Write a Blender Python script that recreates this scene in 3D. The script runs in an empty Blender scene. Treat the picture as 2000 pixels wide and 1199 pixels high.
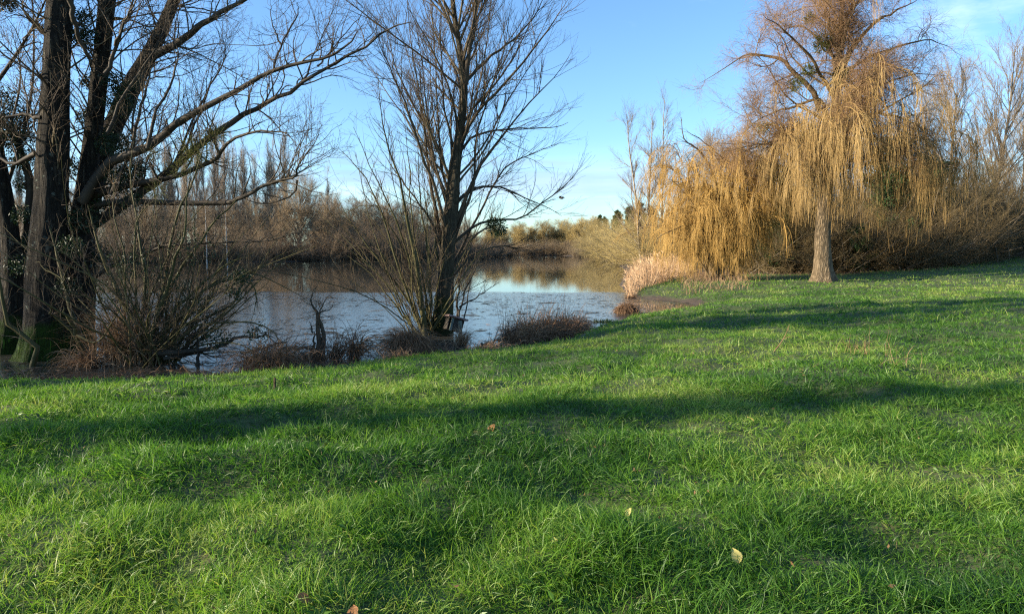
import bpy, math, random
import numpy as np
from mathutils import Vector

# ------------------------------------------------------------------ camera, sky, sun, exposure
scn = bpy.context.scene
COL = scn.collection
H, ZW = 1.6, -0.5                     # eye height, water level
F, CX, CY, HOR = 1444.4, 1000.0, 599.5, 487.0
PITCH = math.atan((CY - HOR) / F)
cd = bpy.data.cameras.new('camera'); cam = bpy.data.objects.new('camera', cd); COL.objects.link(cam)
cd.sensor_width = 36.0; cd.lens = 36.0 * F / 2000.0; cd.clip_start = 0.05; cd.clip_end = 6000
cam.location = (0, 0, H); cam.rotation_euler = (math.pi / 2 - PITCH, 0, 0)
scn.camera = cam

SUN_EL, SUN_BACK = math.radians(17), math.radians(12)     # sun low on the left, a little behind the viewer
to_sun = Vector((-math.cos(SUN_EL) * math.cos(SUN_BACK), -math.cos(SUN_EL) * math.sin(SUN_BACK), math.sin(SUN_EL)))
sl = bpy.data.lights.new('sun', 'SUN'); so = bpy.data.objects.new('sun', sl); COL.objects.link(so)
sl.energy = 5.0; sl.angle = math.radians(0.55); sl.color = (1.0, 0.86, 0.66)
so.rotation_euler = (-to_sun).to_track_quat('-Z', 'Y').to_euler()

W = bpy.data.worlds.new('World'); scn.world = W; W.use_nodes = True
nt = W.node_tree; nt.nodes.clear()
def N(t, ty, **kw):
    n = t.nodes.new(ty)
    for k, v in kw.items():
        if k.startswith('i_'):
            n.inputs[int(k[2:]) if k[2:].isdigit() else k[2:].replace('_', ' ')].default_value = v
        else: setattr(n, k, v)
    return n
sky = N(nt, 'ShaderNodeTexSky', sky_type='NISHITA', sun_disc=False)
sky.sun_elevation = SUN_EL
sky.sun_rotation = math.atan2(to_sun.x, to_sun.y)
sky.altitude = 50; sky.air_density = 1.0; sky.dust_density = 0.35; sky.ozone_density = 2.2
tc = N(nt, 'ShaderNodeTexCoord')
def cloud_layer(scale, lo, hi, seed):
    mp = N(nt, 'ShaderNodeMapping'); mp.inputs['Scale'].default_value = scale; mp.inputs['Location'].default_value = (seed, seed * .7, 0.3)
    nz = N(nt, 'ShaderNodeTexNoise', i_Scale=1.0, i_Detail=7.0, i_Roughness=0.6)
    mr = N(nt, 'ShaderNodeMapRange', interpolation_type='SMOOTHSTEP'); mr.inputs[1].default_value = lo; mr.inputs[2].default_value = hi
    nt.links.new(tc.outputs['Generated'], mp.inputs[0]); nt.links.new(mp.outputs[0], nz.inputs[0]); nt.links.new(nz.outputs[0], mr.inputs[0])
    return mr
sx = N(nt, 'ShaderNodeSeparateXYZ'); nt.links.new(tc.outputs['Generated'], sx.inputs[0])
def zband(a, b, c, d):                # 1 between b and c of the sine of elevation
    r1 = N(nt, 'ShaderNodeMapRange', interpolation_type='SMOOTHSTEP'); r1.inputs[1].default_value = a; r1.inputs[2].default_value = b
    r2 = N(nt, 'ShaderNodeMapRange', interpolation_type='SMOOTHSTEP'); r2.inputs[1].default_value = c; r2.inputs[2].default_value = d
    r2.inputs[3].default_value = 1; r2.inputs[4].default_value = 0
    for r in (r1, r2): nt.links.new(sx.outputs[2], r.inputs[0])
    m = N(nt, 'ShaderNodeMath', operation='MULTIPLY'); nt.links.new(r1.outputs[0], m.inputs[0]); nt.links.new(r2.outputs[0], m.inputs[1])
    return m
def mul(a, b):
    m = N(nt, 'ShaderNodeMath', operation='MULTIPLY')
    nt.links.new(a.outputs[0], m.inputs[0])
    if isinstance(b, (int, float)): m.inputs[1].default_value = b
    else: nt.links.new(b.outputs[0], m.inputs[1])
    return m
CLOUDS = [
    (mul(mul(cloud_layer((2.2, 2.2, 16), 0.44, 0.68, 3.1), zband(-.3, -.2, 0.03, 0.15)), 0.42), (7.4, 7.6, 7.7, 1)),
    (mul(mul(cloud_layer((2.0, 2.0, 38), 0.44, 0.60, 7.7), zband(0.03, 0.06, 0.105, 0.14)), 0.5), (1.9, 2.5, 3.6, 1)),
    (mul(mul(cloud_layer((2.6, 2.6, 7), 0.56, 0.80, 12.4), zband(0.10, 0.2, 0.8, 1.0)), 0.4), (8.5, 8.8, 9.2, 1)),
]
tint = N(nt, 'ShaderNodeMix', data_type='RGBA', blend_type='MULTIPLY'); tint.inputs[0].default_value = 1.0
tint.inputs[7].default_value = (0.71, 0.915, 1.12, 1)
nt.links.new(sky.outputs[0], tint.inputs[6])
prev = tint.outputs[2]
for fac, colr in CLOUDS:
    mx = N(nt, 'ShaderNodeMix', data_type='RGBA'); nt.links.new(fac.outputs[0], mx.inputs[0]); nt.links.new(prev, mx.inputs[6])
    mx.inputs[7].default_value = colr; prev = mx.outputs[2]
bg = N(nt, 'ShaderNodeBackground'); bg.inputs[1].default_value = 0.107
wo = N(nt, 'ShaderNodeOutputWorld'); nt.links.new(prev, bg.inputs[0]); nt.links.new(bg.outputs[0], wo.inputs[0])
scn.view_settings.view_transform = 'Standard'; scn.view_settings.look = 'None'
scn.view_settings.exposure = 1.35; scn.view_settings.gamma = 1.0
scn.cycles.max_bounces = 6; scn.cycles.transparent_max_bounces = 4
scn.cycles.use_adaptive_sampling = False; scn.cycles.use_denoising = False
scn.cycles.pixel_filter_type = 'BLACKMAN_HARRIS'; scn.cycles.filter_width = 1.2

# ------------------------------------------------------------------ helpers
rng = np.random.default_rng(11)
up = np.array([0, 0, 1.0])
def P(u, v, Y):
    """the world point that lies Y metres ahead behind picture point u, v (2000 x 1199)"""
    x = (u - CX) / F; y = -(v - CY) / F
    d = np.array([x, math.cos(PITCH) + y * math.sin(PITCH), -math.sin(PITCH) + y * math.cos(PITCH)])
    return np.array([0, 0, H]) + d * (Y / d[1])
def G(u, v, z=ZW):
    a = P(u, v, 1.0) - np.array([0, 0, H]); k = (z - H) / a[2]
    return np.array([0, 0, H]) + a * k
def norm(a): return a / np.maximum(np.linalg.norm(a, axis=-1, keepdims=True), 1e-9)

_lat = rng.random((256, 256))
def vnoise(x, y):
    xi = np.floor(x).astype(int); yi = np.floor(y).astype(int); fx = x - xi; fy = y - yi
    fx = fx * fx * (3 - 2 * fx); fy = fy * fy * (3 - 2 * fy)
    a = _lat[xi % 256, yi % 256]; b = _lat[(xi + 1) % 256, yi % 256]; c = _lat[xi % 256, (yi + 1) % 256]; d = _lat[(xi + 1) % 256, (yi + 1) % 256]
    return (a * (1 - fx) + b * fx) * (1 - fy) + (c * (1 - fx) + d * fx) * fy
def fnoise(x, y, s, o=3):
    t = 0; a = 1.0; k = 0
    for i in range(o): t = t + a * vnoise(x / s * 2 ** i + 17.3 * i, y / s * 2 ** i + 5.1 * i); k += a; a *= .5
    return t / k

def mesh(name, V, faces_list, mat=None, smooth=True, tone=None):
    """faces_list: list of (M,k) int arrays"""
    me = bpy.data.meshes.new(name)
    V = np.asarray(V, dtype=np.float32)
    me.vertices.add(len(V)); me.vertices.foreach_set('co', V.ravel())
    nl = sum(f.size for f in faces_list); npoly = sum(len(f) for f in faces_list)
    me.loops.add(nl); me.polygons.add(npoly)
    me.loops.foreach_set('vertex_index', np.concatenate([f.ravel() for f in faces_list]).astype(np.int32))
    tot = np.concatenate([np.full(len(f), f.shape[1], dtype=np.int32) for f in faces_list])
    st = np.concatenate([[0], np.cumsum(tot)[:-1]]).astype(np.int32)
    me.polygons.foreach_set('loop_start', st); me.polygons.foreach_set('loop_total', tot)
    me.polygons.foreach_set('use_smooth', np.full(npoly, smooth))
    if tone is not None:
        at = me.attributes.new('tone', 'FLOAT', 'POINT'); at.data.foreach_set('value', np.asarray(tone, dtype=np.float32))
    me.update(calc_edges=True)
    if mat: me.materials.append(mat)
    return me
def link(name, me, parent=None, loc=(0, 0, 0)):
    o = bpy.data.objects.new(name, me); COL.objects.link(o)
    if parent: o.parent = parent
    else: o.location = loc
    return o
def tag(o, label=None, cat=None, group=None, kind=None):
    for k, v in (('label', label), ('category', cat), ('group', group), ('kind', kind)):
        if v: o[k] = v
    return o
def thing(name, loc, label, cat, group=None):
    o = bpy.data.objects.new(name, None); COL.objects.link(o); o.location = tuple(loc); o.empty_display_size = .3
    return tag(o, label, cat, group)
def copy_tree(root, loc, rz=0, sc=1.0, label=None, szz=None):
    c = root.copy(); COL.objects.link(c)
    for ch in root.children:
        d = ch.copy(); COL.objects.link(d); d.parent = c
    c.location = tuple(loc); c.rotation_euler = (0, 0, rz); c.scale = (sc, sc, szz or sc)
    if label: c['label'] = label
    return c
ORD = ('first second third fourth fifth sixth seventh eighth ninth tenth eleventh twelfth thirteenth fourteenth fifteenth sixteenth seventeenth '
       'eighteenth nineteenth twentieth twenty-first twenty-second twenty-third twenty-fourth twenty-fifth twenty-sixth twenty-seventh twenty-eighth twenty-ninth thirtieth thirty-first thirty-second thirty-third thirty-fourth thirty-fifth thirty-sixth thirty-seventh thirty-eighth thirty-ninth fortieth').split()

class Tubes:
    def __init__(s): s.V = []; s.Fq = []; s.n = 0; s.T = []
    def add(s, Pp, R, sides=3, tone=None):
        Pp = np.asarray(Pp, float); R = np.asarray(R, float)
        if Pp.ndim == 2: Pp = Pp[None]; R = R[None]
        M, n, _ = Pp.shape
        if M == 0: return s
        T = np.gradient(Pp, axis=1); T = norm(T)
        mean = norm(Pp[:, -1] - Pp[:, 0])
        ref = np.where(np.abs(mean[:, 2:3]) > .75, np.array([[1., .13, 0.]]), np.array([[.1, .07, 1.]]))[:, None, :]
        A = norm(np.cross(T, ref)); B = np.cross(T, A)
        th = np.arange(sides) / sides * 2 * math.pi
        ring = A[:, :, None, :] * np.cos(th)[None, None, :, None] + B[:, :, None, :] * np.sin(th)[None, None, :, None]
        V = Pp[:, :, None, :] + ring * R[:, :, None, None]
        base = s.n + (np.arange(M) * n * sides)[:, None, None]
        i = np.arange(n - 1)[None, :, None] * sides; k = np.arange(sides)[None, None, :]; k2 = (k + 1) % sides
        f = np.stack([base + i + k, base + i + k2, base + i + sides + k2, base + i + sides + k], -1).reshape(-1, 4)
        s.V.append(V.reshape(-1, 3)); s.Fq.append(f); s.n += M * n * sides
        t = np.zeros(M) if tone is None else np.asarray(tone)
        s.T.append(np.repeat(t, n * sides))
        return s
    def build(s, name, mat, parent=None, off=(0, 0, 0)):
        V = np.concatenate(s.V) - np.asarray(off)
        return link(name, mesh(name, V, [np.concatenate(s.Fq)], mat, True, np.concatenate(s.T)), parent)

def rs(pts, rad, n):
    """resample a hero polyline smoothly (Catmull-Rom) to n points"""
    pts = np.asarray(pts, float); rad = np.asarray(rad, float)
    if len(rad) == 2 and len(pts) != 2: rad = np.linspace(rad[0], rad[1], len(pts))
    q = np.vstack([2 * pts[0] - pts[1], pts, 2 * pts[-1] - pts[-2]])
    t = np.linspace(0, len(pts) - 1 - 1e-6, n); i = t.astype(int); f = (t - i)[:, None]
    p0, p1, p2, p3 = q[i], q[i + 1], q[i + 2], q[i + 3]
    c = .5 * (2 * p1 + (p2 - p0) * f + (2 * p0 - 5 * p1 + 4 * p2 - p3) * f ** 2 + (3 * p1 - p0 - 3 * p2 + p3) * f ** 3)
    return c, np.interp(t, np.arange(len(pts)), rad)
def grow(S, D, L, r0, r1, n, wander=.1, trop=(0, 0, 0), curl=.0, droop=0.0):
    M = len(S); S = np.asarray(S, float); D = norm(np.asarray(D, float)); L = np.broadcast_to(L, (M,)).astype(float)
    pts = [S]; d = D; cv = rng.normal(size=(M, 3)) * curl; tr = np.asarray(trop, float)
    for i in range(n - 1):
        d = norm(d + rng.normal(size=(M, 3)) * wander + cv + tr + np.array([0, 0, -droop * (i + 1) / n]))
        pts.append(pts[-1] + d * (L / (n - 1))[:, None])
    Pp = np.stack(pts, 1)
    t = np.linspace(0, 1, n)[None]
    R = np.broadcast_to(r0, (M,))[:, None] * (1 - t) + np.broadcast_to(r1, (M,))[:, None] * t
    return Pp, R
def at(Pp, R, idx, t):
    n = Pp.shape[1]; x = np.clip(t, 0, .9999) * (n - 1); i = x.astype(int); f = (x - i)[:, None]
    a, b = Pp[idx, i], Pp[idx, i + 1]
    return a * (1 - f) + b * f, norm(b - a), R[idx, i] * (1 - f[:, 0]) + R[idx, i + 1] * f[:, 0]
def spawn(Pp, R, M, t0, t1, ang, sd, L, n, rk=.6, r1=.003, rmax=1, wander=.1, trop=(0, 0, 0), curl=0., bias=(0, 0, 0), lt=.5, droop=0., even=False, rmin=.0):
    """M children on parents: ang from the parent's direction, length L (lo, hi) shortened by lt towards the parent's tip"""
    if len(Pp.shape) == 2: Pp = Pp[None]; R = R[None]
    pl = np.linalg.norm(np.diff(Pp, axis=1), axis=2).sum(1)
    w = np.ones(len(Pp)) if even else pl
    idx = rng.choice(len(Pp), M, p=w / w.sum())
    t = t0 + (t1 - t0) * rng.random(M)
    S, T, r = at(Pp, R, idx, t)
    rv = rng.normal(size=(M, 3)) + np.asarray(bias); pr = norm(rv - (rv * T).sum(1, keepdims=True) * T)
    a = np.radians(rng.normal(ang, sd, M))[:, None]
    D = T * np.cos(a) + pr * np.sin(a)
    LL = rng.uniform(L[0], L[1], M) * (1 - lt * t)
    r0 = np.maximum(np.minimum(r * rk, rmax), rmin)
    return grow(S, D, LL, r0, np.minimum(r1, r0), n, wander, trop, curl, droop)
def cat(*a): return np.concatenate([x[0] for x in a]), np.concatenate([x[1] for x in a])

class Leaves:
    """many small folded leaves"""
    def __init__(s): s.V = []; s.n = 0; s.T = []
    def add(s, C, size, asp=.45, tone=None, dirs=None):
        C = np.asarray(C, float); M = len(C)
        d = norm(rng.normal(size=(M, 3))) if dirs is None else norm(dirs)
        b = norm(np.cross(d, norm(rng.normal(size=(M, 3))))); nrm = np.cross(d, b)
        L = (np.broadcast_to(size, (M,)) * rng.uniform(.7, 1.3, M))[:, None]
        V = np.stack([C, C + d * L * .5 + b * L * asp * .5 + nrm * L * .08, C + d * L, C + d * L * .5 - b * L * asp * .5 + nrm * L * .08], 1)
        s.V.append(V.reshape(-1, 3)); s.n += M
        s.T.append(np.repeat(rng.random(M) if tone is None else tone, 4)); return s
    def build(s, name, mat, parent=None, off=(0, 0, 0)):
        V = np.concatenate(s.V) - np.asarray(off); f = np.arange(s.n * 4).reshape(-1, 4)
        return link(name, mesh(name, V, [f], mat, False, np.concatenate(s.T)), parent)

def blades(S, D, L, w, n=4, wander=.08, trop=(0, 0, 0), curl=0., droop=0., tone=None):
    """flat tapering blades -> V, quads, tone"""
    Pp, _ = grow(S, D, L, 1, 1, n, wander, trop, curl, droop); M = len(Pp)
    side = norm(np.cross(norm(Pp[:, -1] - Pp[:, 0]), norm(rng.normal(size=(M, 3)))))
    t = np.linspace(0, 1, n); wid = np.broadcast_to(w, (M,))[:, None] * (1 - t ** 1.6 * .93)[None]
    V = np.stack([Pp - side[:, None] * wid[..., None] * .5, Pp + side[:, None] * wid[..., None] * .5], 2).reshape(-1, 3)
    b = (np.arange(M) * n * 2)[:, None]; i = (np.arange(n - 1) * 2)[None]
    f = np.stack([b + i, b + i + 1, b + i + 3, b + i + 2], -1).reshape(-1, 4)
    return V, f, np.repeat(rng.random(M) if tone is None else tone, n * 2)
def blade_obj(name, parts, mat, parent=None, off=(0, 0, 0)):
    V, Fs, T, n = [], [], [], 0
    for v, f, t in parts: V.append(v); Fs.append(f + n); T.append(t); n += len(v)
    return link(name, mesh(name, np.concatenate(V) - np.asarray(off), [np.concatenate(Fs)], mat, True, np.concatenate(T)), parent)

# ------------------------------------------------------------------ materials
def newmat(name):
    m = bpy.data.materials.new(name); m.use_nodes = True; m.node_tree.nodes.clear(); t = m.node_tree
    out = N(t, 'ShaderNodeOutputMaterial'); return m, t, out
def ramp(t, stops):
    r = N(t, 'ShaderNodeValToRGB'); e = r.color_ramp.elements
    while len(e) < len(stops): e.new(.5)
    for k, (p, c) in enumerate(stops): e[k].position = p; e[k].color = (*c, 1)
    return r
def bark(name, c1, c2, moss=None, moss_z=(0, 1), sc=9, bump=.6, stretch=.16, lichen=False):
    m, t, out = newmat(name); L = t.links.new
    g = N(t, 'ShaderNodeNewGeometry'); mp = N(t, 'ShaderNodeMapping'); mp.inputs['Scale'].default_value = (1, 1, stretch); L(g.outputs['Position'], mp.inputs[0])
    vo = N(t, 'ShaderNodeTexVoronoi', feature='DISTANCE_TO_EDGE'); vo.inputs['Scale'].default_value = sc * 1.7
    nz = N(t, 'ShaderNodeTexNoise', i_Scale=sc, i_Detail=9.0, i_Roughness=.7); L(mp.outputs[0], nz.inputs[0])
    wr = N(t, 'ShaderNodeMix', data_type='RGBA'); wr.inputs[0].default_value = .12; L(mp.outputs[0], wr.inputs[6]); L(nz.outputs[1], wr.inputs[7]); L(wr.outputs[2], vo.inputs[0])
    mulm = N(t, 'ShaderNodeMath', operation='MULTIPLY'); mulm.inputs[1].default_value = 2.2; L(vo.outputs[0], mulm.inputs[0])
    ad = N(t, 'ShaderNodeMath', operation='ADD', use_clamp=True); L(mulm.outputs[0], ad.inputs[0]); 
    ns = N(t, 'ShaderNodeMath', operation='MULTIPLY_ADD'); ns.inputs[1].default_value = .9; ns.inputs[2].default_value = -.25; L(nz.outputs[0], ns.inputs[0]); L(ns.outputs[0], ad.inputs[1])
    r = ramp(t, [(0.05, c1), (.75, c2)]); L(ad.outputs[0], r.inputs[0]); colr = r.outputs[0]
    big = N(t, 'ShaderNodeTexNoise', i_Scale=2.3, i_Detail=5.0); L(g.outputs['Position'], big.inputs[0])
    if lichen:
        lr = N(t, 'ShaderNodeMapRange'); lr.inputs[1].default_value = .66; lr.inputs[2].default_value = .70
        lz = N(t, 'ShaderNodeTexNoise', i_Scale=7.0, i_Detail=4.0); L(g.outputs['Position'], lz.inputs[0]); L(lz.outputs[0], lr.inputs[0])
        mx = N(t, 'ShaderNodeMix', data_type='RGBA'); L(lr.outputs[0], mx.inputs[0]); L(colr, mx.inputs[6]); mx.inputs[7].default_value = (.20, .22, .17, 1); colr = mx.outputs[2]
    if moss:
        sz = N(t, 'ShaderNodeSeparateXYZ'); L(g.outputs['Position'], sz.inputs[0])
        mr = N(t, 'ShaderNodeMapRange'); mr.inputs[1].default_value = moss_z[1]; mr.inputs[2].default_value = moss_z[0]; L(sz.outputs[2], mr.inputs[0])
        a2 = N(t, 'ShaderNodeMath', operation='ADD'); L(mr.outputs[0], a2.inputs[0]); L(big.outputs[0], a2.inputs[1])
        m2 = N(t, 'ShaderNodeMapRange', interpolation_type='SMOOTHSTEP'); m2.inputs[1].default_value = .78; m2.inputs[2].default_value = 1.1; L(a2.outputs[0], m2.inputs[0])
        mx = N(t, 'ShaderNodeMix', data_type='RGBA'); L(m2.outputs[0], mx.inputs[0]); L(colr, mx.inputs[6]); mx.inputs[7].default_value = (*moss, 1); colr = mx.outputs[2]
    b = N(t, 'ShaderNodeBump'); b.inputs['Strength'].default_value = bump; b.inputs['Distance'].default_value = .06; L(ad.outputs[0], b.inputs['Height'])
    p = N(t, 'ShaderNodeBsdfPrincipled'); p.inputs['Roughness'].default_value = .85; p.inputs['Specular IOR Level'].default_value = .2
    L(colr, p.inputs['Base Color']); L(b.outputs[0], p.inputs['Normal']); L(p.outputs[0], out.inputs[0]); return m
def twig(name, c1, c2, c3=None, trans=0.0, rough=.7, spec=.25, nscale=1.2, nmix=.5):
    """small stems, blades and leaves: colour varies by piece and by patch"""
    m, t, out = newmat(name); L = t.links.new
    a = N(t, 'ShaderNodeAttribute', attribute_name='tone'); g = N(t, 'ShaderNodeNewGeometry')
    nz = N(t, 'ShaderNodeTexNoise', i_Scale=nscale, i_Detail=4.0); L(g.outputs['Position'], nz.inputs[0])
    sc_ = N(t, 'ShaderNodeMapRange'); sc_.inputs[1].default_value = .3; sc_.inputs[2].default_value = .7; L(nz.outputs[0], sc_.inputs[0])
    mx = N(t, 'ShaderNodeMix', data_type='FLOAT'); mx.inputs[0].default_value = nmix; L(a.outputs['Fac'], mx.inputs[2]); L(sc_.outputs[0], mx.inputs[3])
    r = ramp(t, [(0, c1), (.55 if c3 else 1, c2)] + ([(1, c3)] if c3 else [])); L(mx.outputs[0], r.inputs[0])
    p = N(t, 'ShaderNodeBsdfPrincipled'); p.inputs['Roughness'].default_value = rough; p.inputs['Specular IOR Level'].default_value = spec; L(r.outputs[0], p.inputs['Base Color'])
    if trans:
        tr = N(t, 'ShaderNodeBsdfTranslucent'); L(r.outputs[0], tr.inputs[0]); ms = N(t, 'ShaderNodeMixShader'); ms.inputs[0].default_value = trans
        L(p.outputs[0], ms.inputs[1]); L(tr.outputs[0], ms.inputs[2]); L(ms.outputs[0], out.inputs[0])
    else: L(p.outputs[0], out.inputs[0])
    return m
MB = {}
MB['old_bark'] = bark('old_bark', (.008, .007, .006), (.085, .070, .048), (.05, .10, .008), (-.5, .65), 9, 1.6, .16, True)
MB['tree_bark'] = bark('tree_bark', (.02, .016, .010), (.10, .082, .05), (.04, .045, .012), (-.6, 1.2), 14, .7)
MB['willow_bark'] = bark('willow_bark', (.05, .036, .02), (.24, .18, .11), None, sc=8, bump=1.0, stretch=.2)
MB['far_bark'] = bark('far_bark', (.07, .058, .042), (.20, .165, .12), None, sc=3, bump=.3)
MB['far_pale_bark'] = bark('far_pale_bark', (.16, .135, .10), (.34, .29, .22), None, sc=3, bump=.3)
MB['birch_bark'] = bark('birch_bark', (.10, .10, .09), (.50, .49, .45), None, sc=4, bump=.1, stretch=1.6)
MB['limb'] = twig('limb', (.03, .022, .013), (.10, .075, .045), (.12, .10, .04))
MB['dark_limb'] = twig('dark_limb', (.02, .016, .011), (.075, .058, .038), (.10, .085, .05))
MB['mossy_stem'] = twig('mossy_stem', (.035, .035, .010), (.09, .08, .028), (.14, .105, .045))
MB['dark_twig'] = twig('dark_twig', (.03, .022, .014), (.085, .06, .036), (.12, .095, .05))
MB['red_twig'] = twig('red_twig', (.07, .045, .03), (.15, .095, .06), (.19, .125, .075))
MB['gold_twig'] = twig('gold_twig', (.20, .118, .042), (.36, .235, .085), (.48, .35, .16), trans=.12)
MB['orange_twig'] = twig('orange_twig', (.24, .138, .036), (.44, .27, .075), (.55, .38, .14), trans=.12)
MB['willow_limb'] = twig('willow_limb', (.06, .042, .022), (.17, .11, .055), (.22, .16, .08))
MB['willow_top'] = twig('willow_top', (.14, .08, .045), (.26, .155, .08), (.36, .24, .10))
MB['far_twig'] = twig('far_twig', (.12, .09, .056), (.25, .185, .112), (.33, .25, .145), nscale=.25)
MB['far_red'] = twig('far_red', (.115, .078, .046), (.215, .15, .088), (.29, .21, .12), nscale=.2)
MB['far_pale'] = twig('far_pale', (.15, .12, .09), (.27, .215, .16), (.33, .27, .19), nscale=.25)
MB['far_olive'] = twig('far_olive', (.20, .155, .06), (.38, .29, .115), (.50, .38, .16), nscale=.15)
MB['thicket_twig'] = twig('thicket_twig', (.085, .06, .028), (.165, .12, .055), (.24, .18, .085), nscale=.4)
MB['ivy'] = twig('ivy', (.008, .018, .006), (.02, .042, .012), (.05, .075, .02), trans=.15, rough=.45, spec=.4)
MB['mistletoe'] = twig('mistletoe', (.05, .06, .012), (.10, .105, .025), (.17, .16, .04), trans=.2)
MB['needle'] = twig('needle', (.014, .032, .010), (.035, .072, .020), (.07, .11, .035), trans=.1)
MB['sedge'] = twig('sedge', (.06, .032, .017), (.20, .115, .06), (.36, .23, .125), trans=.1)
MB['straw'] = twig('straw', (.16, .09, .05), (.30, .19, .105), (.42, .29, .17), trans=.15)
MB['reed'] = twig('reed', (.30, .17, .09), (.52, .34, .19), (.66, .48, .29), trans=.2)
MB['grass'] = None

# grass blades: tone runs from dark lush to pale dry
def grass_mat():
    m, t, out = newmat('grass_blade'); L = t.links.new
    a = N(t, 'ShaderNodeAttribute', attribute_name='tone'); g = N(t, 'ShaderNodeNewGeometry')
    r = ramp(t, [(0, (.024, .078, .012)), (.35, (.072, .180, .018)), (.65, (.155, .275, .032)), (.86, (.28, .35, .08)), (1, (.25, .20, .085))]); L(a.outputs['Fac'], r.inputs[0])
    p = N(t, 'ShaderNodeBsdfPrincipled'); p.inputs['Roughness'].default_value = .48; p.inputs['Specular IOR Level'].default_value = .38; L(r.outputs[0], p.inputs['Base Color'])
    br = N(t, 'ShaderNodeMix', data_type='RGBA', blend_type='MULTIPLY'); br.inputs[0].default_value = 1; br.inputs[7].default_value = (1.25, 1.3, .8, 1); L(r.outputs[0], br.inputs[6])
    tr = N(t, 'ShaderNodeBsdfTranslucent'); L(br.outputs[2], tr.inputs[0]); ms = N(t, 'ShaderNodeMixShader'); ms.inputs[0].default_value = .44
    L(p.outputs[0], ms.inputs[1]); L(tr.outputs[0], ms.inputs[2]); L(ms.outputs[0], out.inputs[0]); return m
MB['grass'] = grass_mat()

# ------------------------------------------------------------------ terrain and lake
shore_px = [(-900, 800), (-300, 765), (0, 759), (250, 750), (430, 743), (600, 729), (700, 717), (760, 709), (850, 697), (950, 690), (1040, 680), (1090, 670), (1140, 650), (1180, 638),
            (1240, 620), (1330, 609), (1375, 600), (1360, 593), (1300, 587), (1245, 581), (1222, 570), (1210, 555), (1220, 540), (1222, 528), (1205, 513), (1180, 503),
            (1100, 499.6), (960, 499.2), (900, 502.5), (760, 505), (660, 509), (470, 513), (300, 514), (0, 515), (-700, 520)]
LAKE = np.array([G(u, v)[:2] for u, v in shore_px])
def lake_sd(x, y):
    """signed distance to the shoreline, positive on land"""
    x = np.asarray(x, float); y = np.asarray(y, float)
    best = np.full(x.shape, 1e18); inside = np.zeros(x.shape, bool)
    n = len(LAKE)
    for i in range(n):
        a, b = LAKE[i], LAKE[(i + 1) % n]; e = b - a
        t = np.clip(((x - a[0]) * e[0] + (y - a[1]) * e[1]) / (e @ e), 0, 1)
        best = np.minimum(best, (x - a[0] - t * e[0]) ** 2 + (y - a[1] - t * e[1]) ** 2)
        c = (a[1] > y) != (b[1] > y)
        inside ^= c & (x < (b[0] - a[0]) * (y - a[1]) / (b[1] - a[1] + 1e-12) + a[0])
    return np.sqrt(best) * np.where(inside, -1, 1)
def sstep(a, b, x):
    t = np.clip((x - a) / (b - a), 0, 1); return t * t * (3 - 2 * t)
def ground(x, y):
    x = np.asarray(x, float); y = np.asarray(y, float)
    d = lake_sd(x, y) + (fnoise(x, y, 1.3, 2) - .5) * .5 * sstep(60, 20, y)
    land = ZW + .02 + .50 * (1 - np.exp(-np.maximum(d, 0) / 4.0)) + .07 * sstep(0, .35, d)
    bed = ZW - .03 + np.maximum(d, -4) * .16
    near = sstep(55, 25, y) * sstep(-.2, 1.2, d)
    b = ((fnoise(x, y, 3.2, 2) - .5) * .17 + (fnoise(x + 31, y, .75, 2) - .5) * .21 + (fnoise(x, y + 9, 9, 2) - .5) * .18) * near
    rise = .047 * np.maximum(x - 19, 0) * sstep(22, 45, y) * sstep(160, 70, x)
    far = sstep(300, 900, np.hypot(x, y)) * 6
    return np.where(d > 0, land + b + rise + far, bed)
def gz(x, y): return float(ground(np.array([x]), np.array([y]))[0])

def axis(a, b, fine0, fine1, step, g=1.09):
    v = list(np.arange(fine0, fine1, step)); s = step
    while v[-1] < b: s *= g; v.append(v[-1] + s)
    s = step
    while v[0] > a: s *= g; v.insert(0, v[0] - s)
    return np.array(v)
gx = axis(-2500, 2500, -13, 26, .16, 1.10); gy = axis(-60, 3500, 1.5, 40, .16, 1.08)
GX, GY = np.meshgrid(gx, gy); GZ = ground(GX, GY)
nx, ny = len(gx), len(gy); ii = (np.arange(ny - 1)[:, None] * nx + np.arange(nx - 1)[None]).ravel()
def ground_mat():
    m, t, out = newmat('meadow_ground'); L = t.links.new; g = N(t, 'ShaderNodeNewGeometry')
    a = N(t, 'ShaderNodeAttribute', attribute_name='tone')
    n1 = N(t, 'ShaderNodeTexNoise', i_Scale=.35, i_Detail=6.0); n2 = N(t, 'ShaderNodeTexNoise', i_Scale=9.0, i_Detail=8.0, i_Roughness=.7)
    for n in (n1, n2): L(g.outputs['Position'], n.inputs[0])
    r1 = ramp(t, [(.3, (.022, .04, .008)), (.5, (.05, .075, .014)), (.7, (.10, .085, .03))]); L(n2.outputs[0], r1.inputs[0])
    r2 = ramp(t, [(.3, (.02, .014, .009)), (.55, (.05, .034, .02)), (.75, (.12, .075, .04))]); L(n2.outputs[0], r2.inputs[0])
    mx = N(t, 'ShaderNodeMix', data_type='RGBA'); L(a.outputs['Fac'], mx.inputs[0]); L(r1.outputs[0], mx.inputs[6]); L(r2.outputs[0], mx.inputs[7])
    b = N(t, 'ShaderNodeBump'); b.inputs['Strength'].default_value = .5; b.inputs['Distance'].default_value = .05; L(n2.outputs[0], b.inputs['Height'])
    p = N(t, 'ShaderNodeBsdfPrincipled'); p.inputs['Roughness'].default_value = .9; L(mx.outputs[2], p.inputs['Base Color']); L(b.outputs[0], p.inputs['Normal']); L(p.outputs[0], out.inputs[0]); return m
SD = lake_sd(GX, GY)
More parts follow.
